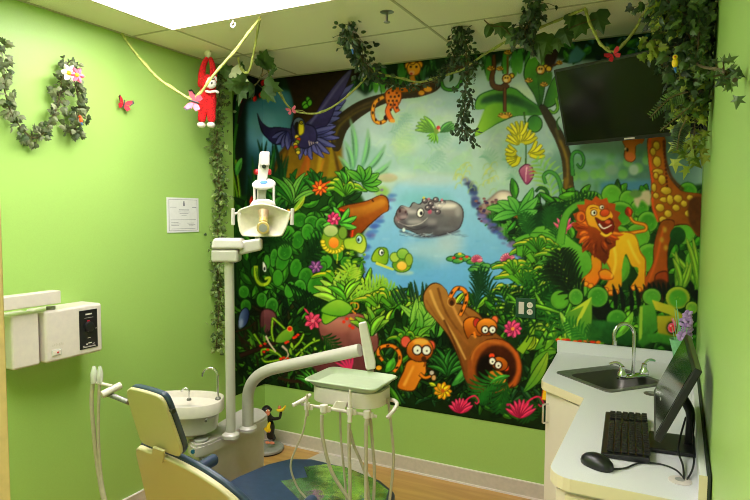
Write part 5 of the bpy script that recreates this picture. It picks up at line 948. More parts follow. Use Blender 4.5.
def faucet(base, top, end, r, h):
    b = base; t = top-base; d = (end-base); d.z = 0
    pts = [b, b+Vector((0, 0, h*.72))]
    for k in range(1, 8): a = PI*k/8*1.15; pts.append(b+Vector((0, 0, h*.72))+d*.5*(1-math.cos(a))+Vector((0, 0, math.sin(a)*h*.28)))
    MB().tube(pts, r, 10).build('spout', 'chrome', bo)
    MB().lathe(tuple(b-Vector((0, 0, .006))), [(r*2.6, 0), (r*2.6, .006), (r*1.6, .012), (.001, .012)], 14).build('spout_base', 'steel', bo)
fb1 = onz(218, 398, RZ+.004); faucet(fb1, fb1, fb1+Vector((-.068, -.035, 0)), .0055, .15)
fb2 = onz(189, 399, RZ-.02); faucet(fb2, fb2, fb2+Vector((-.03, -.02, 0)), .0045, .055)
MB().tube([onz(206, 420, .745)+Vector((0, .004, 0)), onz(206, 420, .745)+Vector((.01, -.012, 0))], .006, 10).build('screw', 'steel', bo)

# ---- assistant's handpiece holder on its bar
D = 2.52
hl = thing('handpiece_holder', 'white handpiece holder on a dark bar reaching out left of the headrest', 'holder', dep(112, 390, D))
MB().tube([dep(108, 394, D), dep(126, 401, D-.02), Vector((bc.x-.05, bc.y-.02, RZ-.10))], .011, 10, flat=.6).build('bar', 'steel', hl)
MB().tube([dep(101.5, 395, D-.03), dep(121, 385, D+.03)], .0155, 16).build('handle', 'white', hl, bevel=.003)
MB().tube([dep(112, 386, D), dep(103, 384, D), dep(96, 382, D), dep(92, 377, D)], .007, 10, 3).build('bracket', 'white', hl)
for i, (px, rr) in enumerate(((94, .0105), (100, .009))):
    hp_ = MB().tube([dep(px, 366, D), dep(px, 371, D), dep(px, 377, D), dep(px, 383, D)], lambda t: rr*(.55+.9*min(1, t*2.2)-.35*max(0, t-.6)), 12, 2).build('handpiece', 'clear', hl)
    MB().tube([dep(px+.2, 377, D), dep(px, 383, D)], rr*1.25, 12).build('cradle', 'white', hp_)
MB().tube([dep(93, 382, D), dep(91.5, 400, D), dep(93.5, 430, D), dep(98, 470, D), dep(105, 505, D-.02), dep(118, 535, D-.03), Vector((.62, -1.56, .24)), Vector((.80, -1.46, .26))], .0085, 10, 5).build('hose', 'hose', hl)
MB().tube([dep(99.5, 382, D), dep(98.5, 410, D), dep(98.5, 440, D), dep(101, 475, D), dep(107, 505, D-.02), dep(120, 535, D-.03), Vector((.64, -1.58, .28)), Vector((.80, -1.48, .30))], .0065, 10, 5).build('hose', 'hose', hl)

# ================================================================ OPERATING LIGHT
Y0 = pb.y
ol_ = thing('dental_operating_light', 'white dental operating light with two side handles on top of the unit post', 'dental light', (pb.x, pb.y, ztop))
LD = (pb-CAM).dot(_f)
hc = dep(237, 250, (Vector((pb.x, pb.y, 1.54))-CAM).dot(_f)); cx = Vector((_r.x, _r.y, 0)).normalized(); cy_ = Vector((-cx.y, cx.x, 0))
HM = Matrix(((cx.x, cy_.x, 0, hc.x), (cx.y, cy_.y, 0, hc.y), (0, 0, 1, hc.z), (0, 0, 0, 1)))
k_ = (hc-CAM).dot(_f)/CF
MB(HM).hexa([(-24*k_, -.045, -12*k_), (3*k_, -.045, -12*k_), (3*k_, .045, -12*k_), (-24*k_, .045, -12*k_), (-24*k_, -.045, 1*k_), (3*k_, -.045, 1*k_), (3*k_, .045, 1*k_), (-24*k_, .045, 1*k_)]).build('pivot_housing_lower', 'lampw', ol_, bevel=.014)
MB(HM).hexa([(-24*k_, -.05, 1.2*k_), (9*k_, -.05, 1.2*k_), (9*k_, .05, 1.2*k_), (-24*k_, .05, 1.2*k_), (-22*k_, -.042, 12*k_), (6*k_, -.042, 12*k_), (6*k_, .042, 12*k_), (-22*k_, .042, 12*k_)]).build('pivot_housing', 'lampw', ol_, bevel=.014)
MB(HM).hexa([(3*k_, -.028, -5*k_), (25*k_, -.024, 0*k_), (25*k_, .024, 0*k_), (3*k_, .028, -5*k_), (3*k_, -.028, 9*k_), (25*k_, -.024, 12*k_), (25*k_, .024, 12*k_), (3*k_, .028, 9*k_)]).build('arm', 'lampw', ol_, bevel=.012)
def L(x, y, d=0): return dep(x, y, LD+d)
MB().tube([L(257.5, 238), L(257.5, 229)], .0115, 12).build('stem', 'lampw', ol_)
MB().tube([L(257.5, 240), L(258, 232, .03), L(262, 215, .06), L(263, 190, .05)], .012, 12, 4).build('yoke_post', 'lampw', ol_)
# tall spring arm rising behind the head
F3 = Vector((_f.x, _f.y, 0)).normalized()
def slab(name, pts, d0, d1, m, par, bev=.006):
    a = [dep(x, y, LD+d0) for x, y in pts]; b = [dep(x, y, LD+d1) for x, y in pts]; n = len(pts)
    mb = MB().add(a+b, [tuple(range(n)), tuple(range(n, 2*n))[::-1]]+[(i, n+i, n+(i+1) % n, (i+1) % n) for i in range(n)])
    return mb.build(name, m, par, bevel=bev)
slab('spring_arm', [(259.5, 153), (269.5, 152), (269.5, 164), (267, 181), (265.5, 207), (256.5, 207), (257.5, 176)], .03, .075, 'lampw', ol_)
slab('arm_end_cap', [(260, 151.5), (269.8, 151.5), (269.8, 166), (259.6, 166)], .02, .08, 'lampw', ol_, .008)
MB().tube([L(264, 166.5, .028), L(264, 166.5, .015)], .010, 12).build('pivot_bolt', 'black', ol_)
for sx in (-1, 1): MB().tube([L(263.5+sx*4, 172, .05), L(263.5+sx*7.5, 172, .05)], .014, 12).build('tension_knob', 'redp', ol_, bevel=.003)
cap = L(264, 184.5, .02)
MB(Matrix.Translation(cap) @ Matrix.Rotation(YAW, 4, 'Z') @ Matrix.Rotation(math.radians(32), 4, 'X')).lathe((0, 0, 0), [(.75, -.008), (1, -.002), (1, .004), (.9, .01), (.001, .011)], 32, 12*k_*1.0, .05).build('top_cap', 'lampw', ol_)
MB(Matrix.Translation(cap) @ Matrix.Rotation(YAW, 4, 'Z') @ Matrix.Rotation(math.radians(32), 4, 'X')).lathe((0, 0, .0112), [(1, 0), (1, .0015), (.001, .0015)], 24, .019, .016).build('round_logo', 'bluep', ol_)
for sx in (-9.5, 9.8): MB().tube([L(264+sx, 186, 0), L(264+sx*1.02, 210, -.01)], .0062, 10).build('support_rod', 'lampw', ol_)
# dish-shaped head: a curved shield with a cream reflector face
def dish(dz, sc, n=18, m=10):
    vs = []; 
    outline = [(238.5, 210), (247, 206.5), (255, 204), (263.5, 203.5), (272, 205), (281, 208), (289, 211.5), (290, 216), (288, 224), (284, 233), (280, 236.5), (264, 237), (248, 236.5), (241, 234.5), (238, 224), (237.5, 215)]
    q = []
    N = len(outline)
    for i in range(N):
        for k in range(3):
            t = k/3; p0, p1, p2, p3 = [Vector(outline[(i+j) % N]) for j in (-1, 0, 1, 2)]
            q.append(.5*((2*p1)+(p2-p0)*t+(2*p0-5*p1+4*p2-p3)*t*t+(3*p1-p0-3*p2+p3)*t**3))
    c = Vector((263.7, 221)); rings = []
    for j in range(m+1):
        s_ = 1-j/m
        for v in q:
            w = c+(v-c)*s_*sc; rr_ = s_
            vs.append(dep(w.x, w.y, LD+dz+.06*(1-rr_**2)))
    nq = len(q); fs = [(j*nq+k, j*nq+(k+1) % nq, (j+1)*nq+(k+1) % nq, (j+1)*nq+k) for j in range(m) for k in range(nq)]
    return vs, fs
v_, f_ = dish(-.05, 1); ho = MB().add(v_, f_).build('reflector', 'reflector', ol_); md = ho.modifiers.new('thick', 'SOLIDIFY'); md.thickness = .006
slab('head_top_housing', [(249, 206), (252, 201.5), (258, 199), (268, 199), (274, 201.5), (277, 206)], -.04, .05, 'lampw', ol_, .012)
MB().tube([L(263.5, 211, -.04), L(263.5, 219, -.055)], lambda t: .026-.006*t, 18).build('bulb_socket', 'copper', ol_)
MB().tube([L(263.5, 218, -.06), L(263.5, 222, -.066)], .02, 18).build('bulb_neck', 'amber', ol_, bevel=.002)
la = L(263.5, 226, -.03); lb = L(263, 228, -.095); MB().tube([la, lb], .030, 24).build('lens_barrel', 'amber', ol_, bevel=.004)
lc2 = L(263, 228, -.0965); MB().tube([lb, lb+(lb-la)*.05], .019, 20).build('lens', 'grey', ol_)
for sx, xs_, pr_ in ((-1, 233, [(241, 214), (237, 213), (234, 215)]), (1, 292.5, [(287, 213), (290, 212.5), (292, 214)])):
    MB().tube([L(x, y, -.04) for x, y in pr_], .006, 10, 3).build('handle_arm', 'lampw', ol_)
    MB().tube([L(xs_, 208.5, -.045), L(xs_-(0 if sx < 0 else .6), 225, -.045)], .0095, 12, flat=.8).build('grip', 'lampw', ol_, bevel=.003)

# ================================================================ DELIVERY HEAD, TRAY, HOSES
TZ = 1.0
tc4 = [onz(*q, TZ) for q in ((308, 379), (327, 367), (396, 374.5), (377, 392))]   # near-left, far-left, far-right, near-right
cT = sum(tc4, Vector())/4; ua = ((tc4[3]-tc4[0])+(tc4[2]-tc4[1])).normalized(); tang = math.atan2(ua.y, ua.x)
hw = ((tc4[3]-tc4[0]).length+(tc4[2]-tc4[1]).length)/4; hd = ((tc4[1]-tc4[0]).length+(tc4[2]-tc4[3]).length)/4
DM = frame_m(cT, tang)
dh = thing('delivery_head', 'white instrument delivery head with handpiece rail hanging from the bent arm', 'delivery head', (cT.x, cT.y, TZ-.11))
MB(DM).prism(rrect(-hw+.01, -hd+.012, hw-.006, hd-.012, .085, 9), -.092, -.030).build('housing', 'white', dh, bevel=.018, seg=5)
MB(DM).prism(rrect(-hw+.02, -hd+.022, hw-.016, hd-.022, .075, 9), -.0295, -.0265).build('top_plate', 'grey', dh)
bm_ = e1+(e1-e0).normalized()*.02
def at_depth(x, y): return dep(x, y, (e1-CAM).dot(_f)+.0)
def hexslab(name, pts, d0, d1, m, par, bev, base):
    a = [dep(x, y, base+d0) for x, y in pts]; b = [dep(x, y, base+d1) for x, y in pts]; n = len(pts)
    return MB().add(a+b, [tuple(range(n)), tuple(range(n, 2*n))[::-1]]+[(i, n+i, n+(i+1) % n, (i+1) % n) for i in range(n)]).build(name, m, par, bevel=bev)
be = (e1-CAM).dot(_f)
hexslab('pivot_block', [(358.3, 323), (366.5, 321), (372, 344), (375.8, 362), (375.5, 369), (366, 370), (362.5, 350)], -.04, .035, 'white', dh, .008, be)
MB().tube([dep(370, 366, be), dep(370.5, 376, be+.03), Vector((DM @ Vector((hw*.6, hd*.75, -.06))))], .016, 14).build('pivot_pin', 'unit', dh)
# rail in front with cradles
def FR(x, y, d=0.0): return dep(x, y, (DM @ Vector((0, -hd-.03, -.1))-CAM).dot(_f)+d)
rl = MB().tube([FR(301, 404), FR(377, 416.5)], .0065, 10).build('rail', 'white', dh)
hexslab('rail_bracket', [(336, 401), (348, 402), (344, 410.5), (331, 409)], -.01, .03, 'white', dh, .003, (FR(340, 405)-CAM).dot(_f)+.01)
MB().tube([FR(310, 395, .06), FR(305, 399), FR(292.5, 405.5, -.03)], .0085, 12).build('grip', 'white', dh, bevel=.002)
MB().tube([FR(388, 399, .1), FR(394, 400.5, .05), FR(397, 404, .02), FR(394, 410, .0), FR(387, 418, -.02)], .0082, 12, 4).build('grip', 'white', dh, bevel=.002)
hs = [((307, 405), 394, 416, .0075, [(306, 416), (303, 432), (297, 446), (291, 462), (292, 474), (298, 488), (306, 498), (318, 512)], .0042),
      ((324, 407), 405, 413, .011, [(322, 415), (322, 432), (325, 450), (331, 470), (340, 486), (352, 502), (362, 512)], .0075),
      ((350, 410), 390, 422, .009, [(349, 424), (349, 450), (350, 475), (350, 498), (352, 512)], .0075),
      ((367, 413), 412, 425, .010, [(366, 424), (366, 450), (366, 475), (366, 498), (366, 512)], .0078)]
for i, ((hx, hy), y0, y1, r, path, hr) in enumerate(hs):
    cr = MB().tube([FR(hx, hy-2.5, -.015), FR(hx, hy+5, -.015)], r*1.5, 14).build('cradle', 'white', dh, bevel=.003)
    MB().tube([FR(hx+4.5, hy-.5, -.012), FR(hx+4.5, hy+5, -.012)], r*.9, 10).build('clip', 'white', cr, bevel=.002)
    hpz = MB().tube([FR(hx, y0, -.02), FR(hx-.2, y1, -.02)], lambda t: r*(.6+.5*t), 12, 3).build('handpiece', 'hose' if i != 2 else 'white', dh)
    xe = (347, 373, 370, 388)[i]; xs0 = path[-1][0]
    MB().tube([FR(x, y, -.02) for x, y in path]+[FR(xs0*.75+xe*.25, 521, 0), FR(xs0*.25+xe*.75, 522, .04), FR(xe, 512, .06)], hr, 10, 6).build('hose', 'hose', dh)
for path, r in (([(340, 410), (341, 440), (344, 470), (346, 495), (347, 512)], .005), ([(350, 430), (354, 446), (361, 462), (367, 482), (370, 512)], .0065), ([(369, 402), (371, 425), (373, 450), (374.5, 475), (373, 512)], .0068), ([(388, 398), (391, 425), (393.5, 455), (392, 480), (388, 512)], .0062)):
    MB().tube([FR(x, y, .06) for x, y in path], r, 10, 6).build('hose', 'hose', dh)
ty_ = thing('instrument_tray', 'pale green rectangular instrument tray lying on the delivery head', 'tray', (cT.x, cT.y, TZ-.0255))
tb = MB(DM); o1 = rrect(-hw-.004, -hd-.004, hw+.004, hd+.004, .035, 6); i1 = rrect(-hw+.002, -hd+.002, hw-.002, hd-.002, .033, 6); i2 = rrect(-hw+.024, -hd+.022, hw-.024, hd-.022, .03, 6); n = len(o1)
vs = [(*q, -.001) for q in o1]+[(*q, .003) for q in i1]+[(*q, -.0215) for q in i2]; fs = [(k, (k+1) % n, n+(k+1) % n, n+k) for k in range(n)]+[(n+k, n+(k+1) % n, 2*n+(k+1) % n, 2*n+k) for k in range(n)]+[tuple(2*n+k for k in range(n))]
to = tb.add(vs, fs).build('dish', 'tray', ty_); md = to.modifiers.new('thick', 'SOLIDIFY'); md.thickness = .004; md.offset = -1
ty_.name = 'instrument_tray'

# ================================================================ DENTAL CHAIR
CM = frame_m((1.17, -2.07, 0), math.radians(-10))
ch = thing('dental_chair', 'blue upholstered dental chair with cream back shell seen from behind', 'dental chair', (1.3, -1.6, 0))
def onplane(x, y, P0, N): v = ray(x, y); return CAM+v*((P0-CAM).dot(N)/v.dot(N))
def padslab(px, P0, N, d0, d1, name, m, bev, grow=0, up=0):
    """a bevelled pad: an outline in the plane through P0 with normal N, thickened from d0 to d1 along N"""
    q = [onplane(x, y-up, P0, N) for x, y in px]; cen = sum(q, Vector())/len(q)
    q = [v+(v-cen).normalized()*grow for v in q]
    s_ = []
    for i in range(len(q)):
        for k in range(3):
            t = k/3; p0, p1, p2, p3 = [q[(i+j) % len(q)] for j in (-1, 0, 1, 2)]
            s_.append(.5*((2*p1)+(p2-p0)*t+(2*p0-5*p1+4*p2-p3)*t*t+(3*p1-p0-3*p2+p3)*t**3))
    a = [v+N*d0 for v in s_]; b = [v+N*d1 for v in s_]; n = len(s_)
    return MB().add(a+b, [tuple(range(n)), tuple(range(n, 2*n))[::-1]]+[(i, n+i, n+(i+1) % n, (i+1) % n) for i in range(n)]).build(name, m, ch, bevel=bev, seg=4)
cyaw = math.radians(-8)
def nrm(rec): return Vector((-math.sin(cyaw)*math.cos(rec), math.cos(cyaw)*math.cos(rec), math.sin(rec)))  # towards the patient, tilted up
Nb = nrm(math.radians(27)); Pb = Vector((1.17, -2.07, .868))
bo_ = [(135, 450), (146, 452), (164, 458.5), (186, 469), (206, 481), (225, 495), (244, 513), (262, 538), (276, 570), (284, 600), (250, 612), (200, 604), (172, 580), (157, 545), (147, 505), (140, 475)]
padslab(bo_, Pb, Nb, 0, .022, 'back_shell', 'cream', .008)
padslab(bo_, Pb, Nb, .0225, .046, 'backrest', 'blue', .010, .003)
Nh = nrm(math.radians(20)); Ph = Vector((1.17, -2.075, .90))
ho_ = [(127, 390), (134, 389.5), (153, 395), (160.5, 399.5), (166.5, 411), (177, 440), (180.5, 451), (179, 456), (175, 456.5), (151, 447.5), (142, 443), (137.5, 434), (127, 399)]
padslab(ho_, Ph, Nh, 0, .014, 'headrest_shell', 'cream', .006)
padslab(ho_, Ph, Nh, .0145, .036, 'headrest', 'blue', .009, .001)
br = [onplane(x, y, Pb, Nb)-Nb*.004 for x, y in ((154, 446), (165.5, 450), (164, 462), (153, 459))]
MB().add([v-Nb*.004 for v in br]+[v+Nb*.006 for v in br], [(0, 1, 2, 3), (7, 6, 5, 4), (0, 4, 5, 1), (1, 5, 6, 2), (2, 6, 7, 3), (3, 7, 4, 0)]).build('headrest_bracket', 'cream', ch, bevel=.003)
kb_ = onplane(168.5, 412.5, Ph, Nh)+Nh*.012; MB().tube([kb_, kb_+Vector((.014, -.004, 0))], .008, 10).build('headrest_knob', 'black', ch)
# seat and leg rest
so = [(-.25, .30), (-.29, .42), (-.315, .60), (-.31, .78), (-.27, .90), (-.18, .97), (0, 1.0), (.18, .99), (.30, .93), (.345, .82), (.335, .62), (.30, .42), (.25, .30)]
so = [(x*1.02+(.04 if x > 0 else 0), y*.965) for x, y in so]
MB(CM).prism(so[::-1], .44, .50).build('seat', 'blue', ch, bevel=.03, seg=4)
MB(CM).prism([(x*.86, .34+(y-.34)*.93) for x, y in so][::-1], .385, .438).build('seat_shell', 'cream', ch, bevel=.01)
cv = [(x*.985, y*.992) for x, y in so if y > .62]
cv = [(-.12, .66), (-.05, .76), (-.14, .83), (-.08, .915), (.02, .95), (.19, .935), (.32, .88), (.372, .78), (.362, .62), (.16, .55)]
MB(CM).prism(cv[::-1], .5005, .5035).build('foot_cover', 'plastic', ch)
Da = 2.38
ao = MB().tube([dep(192, 474, Da-.05), dep(203, 466, Da), dep(215, 459, Da+.05)], .03, 16, 3, flat=.8).build('armrest', 'blue', ch, bevel=.008)
MB().tube([dep(196, 472, Da), dep(203, 490, Da), CM @ Vector((-.2, .4, .45))], .014, 10).build('armrest_post', 'cream', ao)
ao = MB().tube([dep(296, 522, 2.05), dep(304, 509, 2.1), dep(313, 500, 2.15)], .028, 16, 3, flat=.8).build('armrest', 'blue', ch, bevel=.008)
MB().tube([dep(300, 515, 2.1), dep(300, 540, 2.12), CM @ Vector((.22, .4, .45))], .014, 10).build('armrest_post', 'cream', ao)
MB(CM).box((-.11, .36, .07), (.11, .72, .384)).build('lift_column', 'cream', ch, bevel=.02)
gp = [onz(*q, 0) for q in ((320, 454), (293, 467), (300, 500), (395, 500), (371, 472), (348, 460))]
MB(CM).prism(rrect(-.2, .1, .22, 1.15, .06), 0, .03).build('base_plate', 'grey', ch, bevel=.008)
# grey floor box cover between chair and wall
f1, f2, f3, f4 = onz(321, 453, 0), onz(288, 470, 0), onz(345, 520, 0), onz(352, 461, 0)
fp = thing('floor_mat', 'light grey floor mat lying on the wood floor beside the baseboard', 'mat', (f1.x, f1.y-.2, 0))
f2.z = f1.z = 0; wv = Vector((1, .0, 0))
MB().prism([(f1.x, -.022), (f2.x-.02, f2.y-.03), (f2.x+.45, f2.y-.3), (f1.x+.5, -.2), (f1.x+.33, -.024)], .0005, .004).build('sheet', 'base', fp, bevel=0)

# ================================================================ MONKEY FIGURE ON ROUND PLINTH
pc = onz(263, 445, .03); pc = Vector((.135, -.16, 0))
qn = onz(290, 444, .03)
pl = thing('round_plinth', 'low round grey plinth with dark rim on the floor in the left corner', 'plinth', (pc.x, pc.y, 0))
MB().lathe((pc.x, pc.y, 0), [(.001, 0), (.116, 0), (.120, .012), (.001, .012)], 36).build('foot', 'black', pl)
MB().lathe((pc.x, pc.y, .0122), [(.001, 0), (.124, 0), (.124, .014), (.118, .02), (.001, .02)], 36).build('disc', 'grey', pl)
D = (Vector((pc.x, pc.y, .15))-CAM).dot(_f)
def Q(x, y, d=0): return dep(x, y, D+d)
mk = thing('monkey_figurine', 'small black monkey figurine holding up a yellow banana on the round plinth', 'figurine', (pc.x, pc.y, .032))
J = [(*Q(271, 431), .030), (*Q(271, 424), .026), (*Q(269, 417), .02), (*Q(268, 412), .014), (*Q(274, 419), .014), (*Q(280, 418, -.02), .012), (*Q(281, 411, -.02), .010), (*Q(279.5, 408, -.02), .008), (*Q(264, 420, .02), .014), (*Q(262, 427, -.01), .012), (*Q(267, 430, -.03), .009), (*Q(270, 436), .022), (*Q(268, 440, -.01), .014), (*Q(273, 441, -.02), .012), (*Q(275, 438), .016)]
skin('body', 'blackpaint', mk, J, [(0, 1), (1, 2), (2, 3), (2, 4), (4, 5), (5, 6), (6, 7), (2, 8), (8, 9), (9, 10), (0, 11), (11, 12), (11, 14), (14, 13)], 1)
hd_ = MB().ball(Q(266.5, 410), .036, .034, .034).ball(Q(262, 411, .01), .012).ball(Q(270.6, 409.5, .0), .011).build('head', 'blackpaint', mk)
fc = MB().ball(Q(267.5, 411.8, -.022), .022, .016, .02).ball(Q(268, 414, -.035), .014, .011, .011).build('face', 'skin', hd_)
MB().ball(Q(266.4, 410.6, -.043), .0045).ball(Q(269, 410.4, -.043), .0045).build('eyes', 'paper', fc)
MB().ball(Q(279.5, 407.5, -.02), .013, .013, .014).build('hand', 'skin', mk); MB().ball(Q(269, 431, -.03), .012).build('hand', 'skin', mk)
MB().ball(Q(272, 443, -.03), .022, .013, .01).build('foot', 'skin', mk); MB().ball(Q(267.5, 442.5, -.03), .018, .012, .01).build('foot', 'skin', mk)
bn = thing('toy_banana', 'yellow toy banana in the raised hand of the monkey figurine', 'banana', Q(281, 408))
MB().tube([Q(276.5, 409.5, -.035), Q(279, 410.5, -.035), Q(283, 409.5, -.035), Q(285.5, 405.5, -.035)], lambda t: .003+.008*math.sin(PI*(.1+.8*t)), 10, 4).build('peel', 'yellow', bn)
bn2 = thing('toy_bananas', 'yellow toy banana bunch held at the belly of the monkey figurine', 'banana', Q(268, 428))
MB().tube([Q(267, 423, -.05), Q(265.5, 428, -.055), Q(268, 432, -.055)], lambda t: .004+.008*math.sin(PI*(.1+.8*t)), 10, 4).tube([Q(270, 422, -.05), Q(268.5, 427, -.055), Q(270, 431, -.055)], lambda t: .004+.007*math.sin(PI*(.1+.8*t)), 10, 4).build('peel', 'yellow', bn2)

# ================================================================ RED PLUSH MONKEY
D = (Vector((.19, -.76, 2.4))-CAM).dot(_f)
pm = thing('plush_monkey', 'red plush monkey with white face hanging by its hands from the ceiling', 'plush toy', Q(207, 90))
J = [(*Q(207.5, 106), .05), (*Q(207.5, 98), .055), (*Q(207.5, 91), .034), (*Q(202.5, 87), .024), (*Q(201.5, 76), .024), (*Q(203.5, 65), .018), (*Q(207.5, 57), .014), (*Q(212.5, 87), .024), (*Q(213.5, 76), .024), (*Q(212.5, 65), .018), (*Q(210, 57), .014), (*Q(203.3, 111), .03), (*Q(202, 117), .028), (*Q(201.5, 123), .025), (*Q(211, 111), .03), (*Q(211.5, 117), .028), (*Q(211.5, 123), .025), (*Q(207, 86), .03)]
skin('body', 'red', pm, J, [(0, 1), (1, 2), (2, 3), (3, 4), (4, 5), (5, 6), (2, 7), (7, 8), (8, 9), (9, 10), (0, 11), (11, 12), (12, 13), (0, 14), (14, 15), (15, 16), (2, 17)])
hd_ = MB().ball(Q(208, 83, -.03), .05, .048, .05, 18).build('head', 'red', pm)
MB().ball(Q(211, 83.5, -.07), .034, .028, .03, 16).ball(Q(210.5, 79.5, -.075), .022, .016, .016).build('face', 'whiteplush', hd_)
MB().ball(Q(202.5, 81, -.02), .02, .012, .024).build('ear', 'whiteplush', hd_); MB().ball(Q(215, 79, -.02), .014, .010, .018).build('ear', 'whiteplush', hd_)
MB().ball(Q(209.8, 80, -.092), .005).ball(Q(213, 79.6, -.09), .005).ball(Q(211.8, 83, -.1), .007, .005, .005).build('eyes', 'black', hd_)
MB().tube([Q(206, 91, -.06), Q(210, 92, -.075), Q(216, 91, -.05), Q(218, 93, -.05)], .009, 8, 3, flat=.6).build('ribbon', 'whiteplush', pm)
for sx in (201.3, 211): MB().ball(Q(sx, 125, -.01), .024, .028, .018).build('foot', 'whiteplush', pm)
MB().ball(Q(208, 53.5), .024, .018, .026).build('hands', 'whiteplush', pm)
MB().tube([Q(208.5, 52), Vector((Q(209, 52).x, Q(209, 52).y, H-.001))], .003, 6).build('hanging_loop', 'stem', pm)

# ================================================================ PLANTS
IVY = [(0, 0), (.16, -.1), (.42, .02), (.46, .28), (.30, .42), (.36, .66), (.17, .64), (0, 1.0)]
STAR = [(0, 0), (.12, .02), (.5, -.06), (.28, .24), (.62, .52), (.24, .5), (0, 1.1)]
FERN = [(0, 0), (.09, .15), (.12, .5), (.07, .85), (0, 1)]
OVALL = [(0, 0), (.2, .12), (.3, .4), (.22, .74), (0, 1.0)]
def leaf(mb, base, d, n, size, shape):
    d = d.normalized(); s = d.cross(n)
    if s.length < 1e-3: s = d.orthogonal()
    s.normalize(); n = s.cross(d).normalized()
    out = shape+[(-x, y) for x, y in shape[::-1][1:-1]]
    vs = [base+d*(.38*size)+n*(.05*size)]
    for x, y in out: vs.append(base+d*(y*size)+s*(x*size)+n*(-abs(x)*.35*size-.12*y*y*size))
    k = len(out); mb.add(vs, [(0, 1+i, 1+(i+1) % k) for i in range(k)])
def garland(name, label, cat, path, n, size, spread, mleaf, shape=IVY, stem_r=.003, seed=1, group=None, face=None, droop=.4, extra=None, dens=None):
    rg = random.Random(seed); P = []
    for i in range(len(path)-1):
        p0, p1, p2, p3 = path[max(i-1, 0)], path[i], path[i+1], path[min(i+2, len(path)-1)]
        for k in range(8): t = k/8; P.append(.5*((2*p1)+(p2-p0)*t+(2*p0-5*p1+4*p2-p3)*t*t+(3*p1-p0-3*p2+p3)*t**3))
    P.append(path[-1])
    T_ = thing(name, label, cat, path[0], group)
    MB().tube(P, stem_r, 6).build('stem', 'stem', T_)
    mb = MB(); st = MB(); face = face or (CAM-path[0]).normalized()
    for i in range(n):
        f = rg.random()*(len(P)-1); j = int(f); q = P[j].lerp(P[min(j+1, len(P)-1)], f-j)
        o = Vector((rg.gauss(0, 1), rg.gauss(0, 1), rg.gauss(0, 1)))*spread*.5; b = q+o
        b.x = min(max(b.x, .02), W-.02); b.y = min(b.y, -.02); b.z = min(b.z, H-.02)
        d = (o.normalized()*.6+Vector((rg.uniform(-1, 1), rg.uniform(-1, 1), rg.uniform(-1, .5)-droop))).normalized(); nn = (face+Vector((rg.uniform(-1, 1), rg.uniform(-1, 1), rg.uniform(-.6, 1)))*.8).normalized()
        sz = size*rg.uniform(.65, 1.25)
        e = b+d*sz; 
        if e.x < .012: d.x = abs(d.x)
        if e.x > W-.012: d.x = -abs(d.x)
        if e.y > -.012: d.y = -abs(d.y)
        if e.z > H-.012: d.z = -abs(d.z)
        leaf(mb, b, d, nn, sz, shape)
        if i % 2 == 0: st.tube([q, q*.4+b*.6+Vector((0, 0, .003)), b+d*sz*.2], stem_r*.45, 4)
    st.build('leaf_stalks', 'stem', T_); mb.build('leaves', mleaf, T_, smooth=False)
    return T_
def wl_(pts, x=.04): return [onx(a, b, x) for a, b in pts]
# left wall garland
garland('ivy_garland', 'variegated ivy garland looping over hooks high on the left wall', 'garland', wl_([(-6, 40), (2, 66), (5, 92), (14, 118), (34, 138), (50, 124), (58, 102), (62, 80), (66, 64), (72, 72), (77, 92), (79, 110), (76, 124), (73, 134)], .05), 300, .033, .04, 'ivyv', seed=3)
garland('ivy_vine', 'slim variegated ivy strand hanging down the left wall beside the mural edge', 'garland', [onx(x, y, .035) for x, y in ((222, 66), (219, 100), (217, 150), (220, 200), (217, 250), (219, 300), (216, 348))], 700, .028, .062, 'ivyfresh', seed=4)
# ivy swag across the ceiling edge
cpt = [onz(349, 22, H-.01), ony(352, 50, -.55), ony(362, 62, -.4), ony(372, 74, -.25), ony(392, 84, -.1), ony(414, 86, -.08), ony(438, 79, -.12), ony(452, 62, -.2), ony(457, 44, -.3), onz(462, 26, H-.01)]
garland('ivy_garland', 'dark ivy swag running along the leopard branch between two ceiling hooks', 'garland', cpt, 300, .026, .03, 'ivydk', seed=6)
garland('ivy_vine', 'bushy dark ivy clump hanging from the ceiling above the macaw', 'garland', [onz(350, 24, H-.01), ony(350, 40, -.6), ony(358, 52, -.52), ony(366, 64, -.42), ony(376, 76, -.3)], 170, .034, .075, 'ivydk', OVALL, seed=7)
garland('ivy_vine', 'dark ivy strand hanging straight down left of the dangling monkeys', 'garland', [onz(462, 26, H-.01), ony(464, 40, -.34), ony(468, 66, -.32), ony(466, 90, -.32), ony(464, 112, -.32), ony(462, 128, -.32), ony(470, 136, -.32)], 300, .030, .05, 'ivydk', OVALL, seed=8)
# large leaves near the red monkey
garland('silk_ivy_spray', 'spray of large mottled silk ivy leaves by the ceiling corner beside the plush monkey', 'silk plant', [onz(262, 58, H-.01), ony(262, 74, -.55), ony(256, 84, -.55), ony(246, 86, -.56), ony(240, 80, -.58), ony(234, 66, -.6)], 15, .12, .09, 'ivybig', seed=12)
pl_ = thing('silk_leaf', 'single pale cream silk ivy leaf left of the large leaf spray', 'silk leaf', ony(236, 70, -.62)); mb = MB(); leaf(mb, ony(231, 72, -.64), (ony(246, 80, -.64)-ony(231, 72, -.64)), (CAM-ony(238, 74, -.6)).normalized(), .14, IVY); mb.build('blade', 'ivypale', pl_, smooth=False)
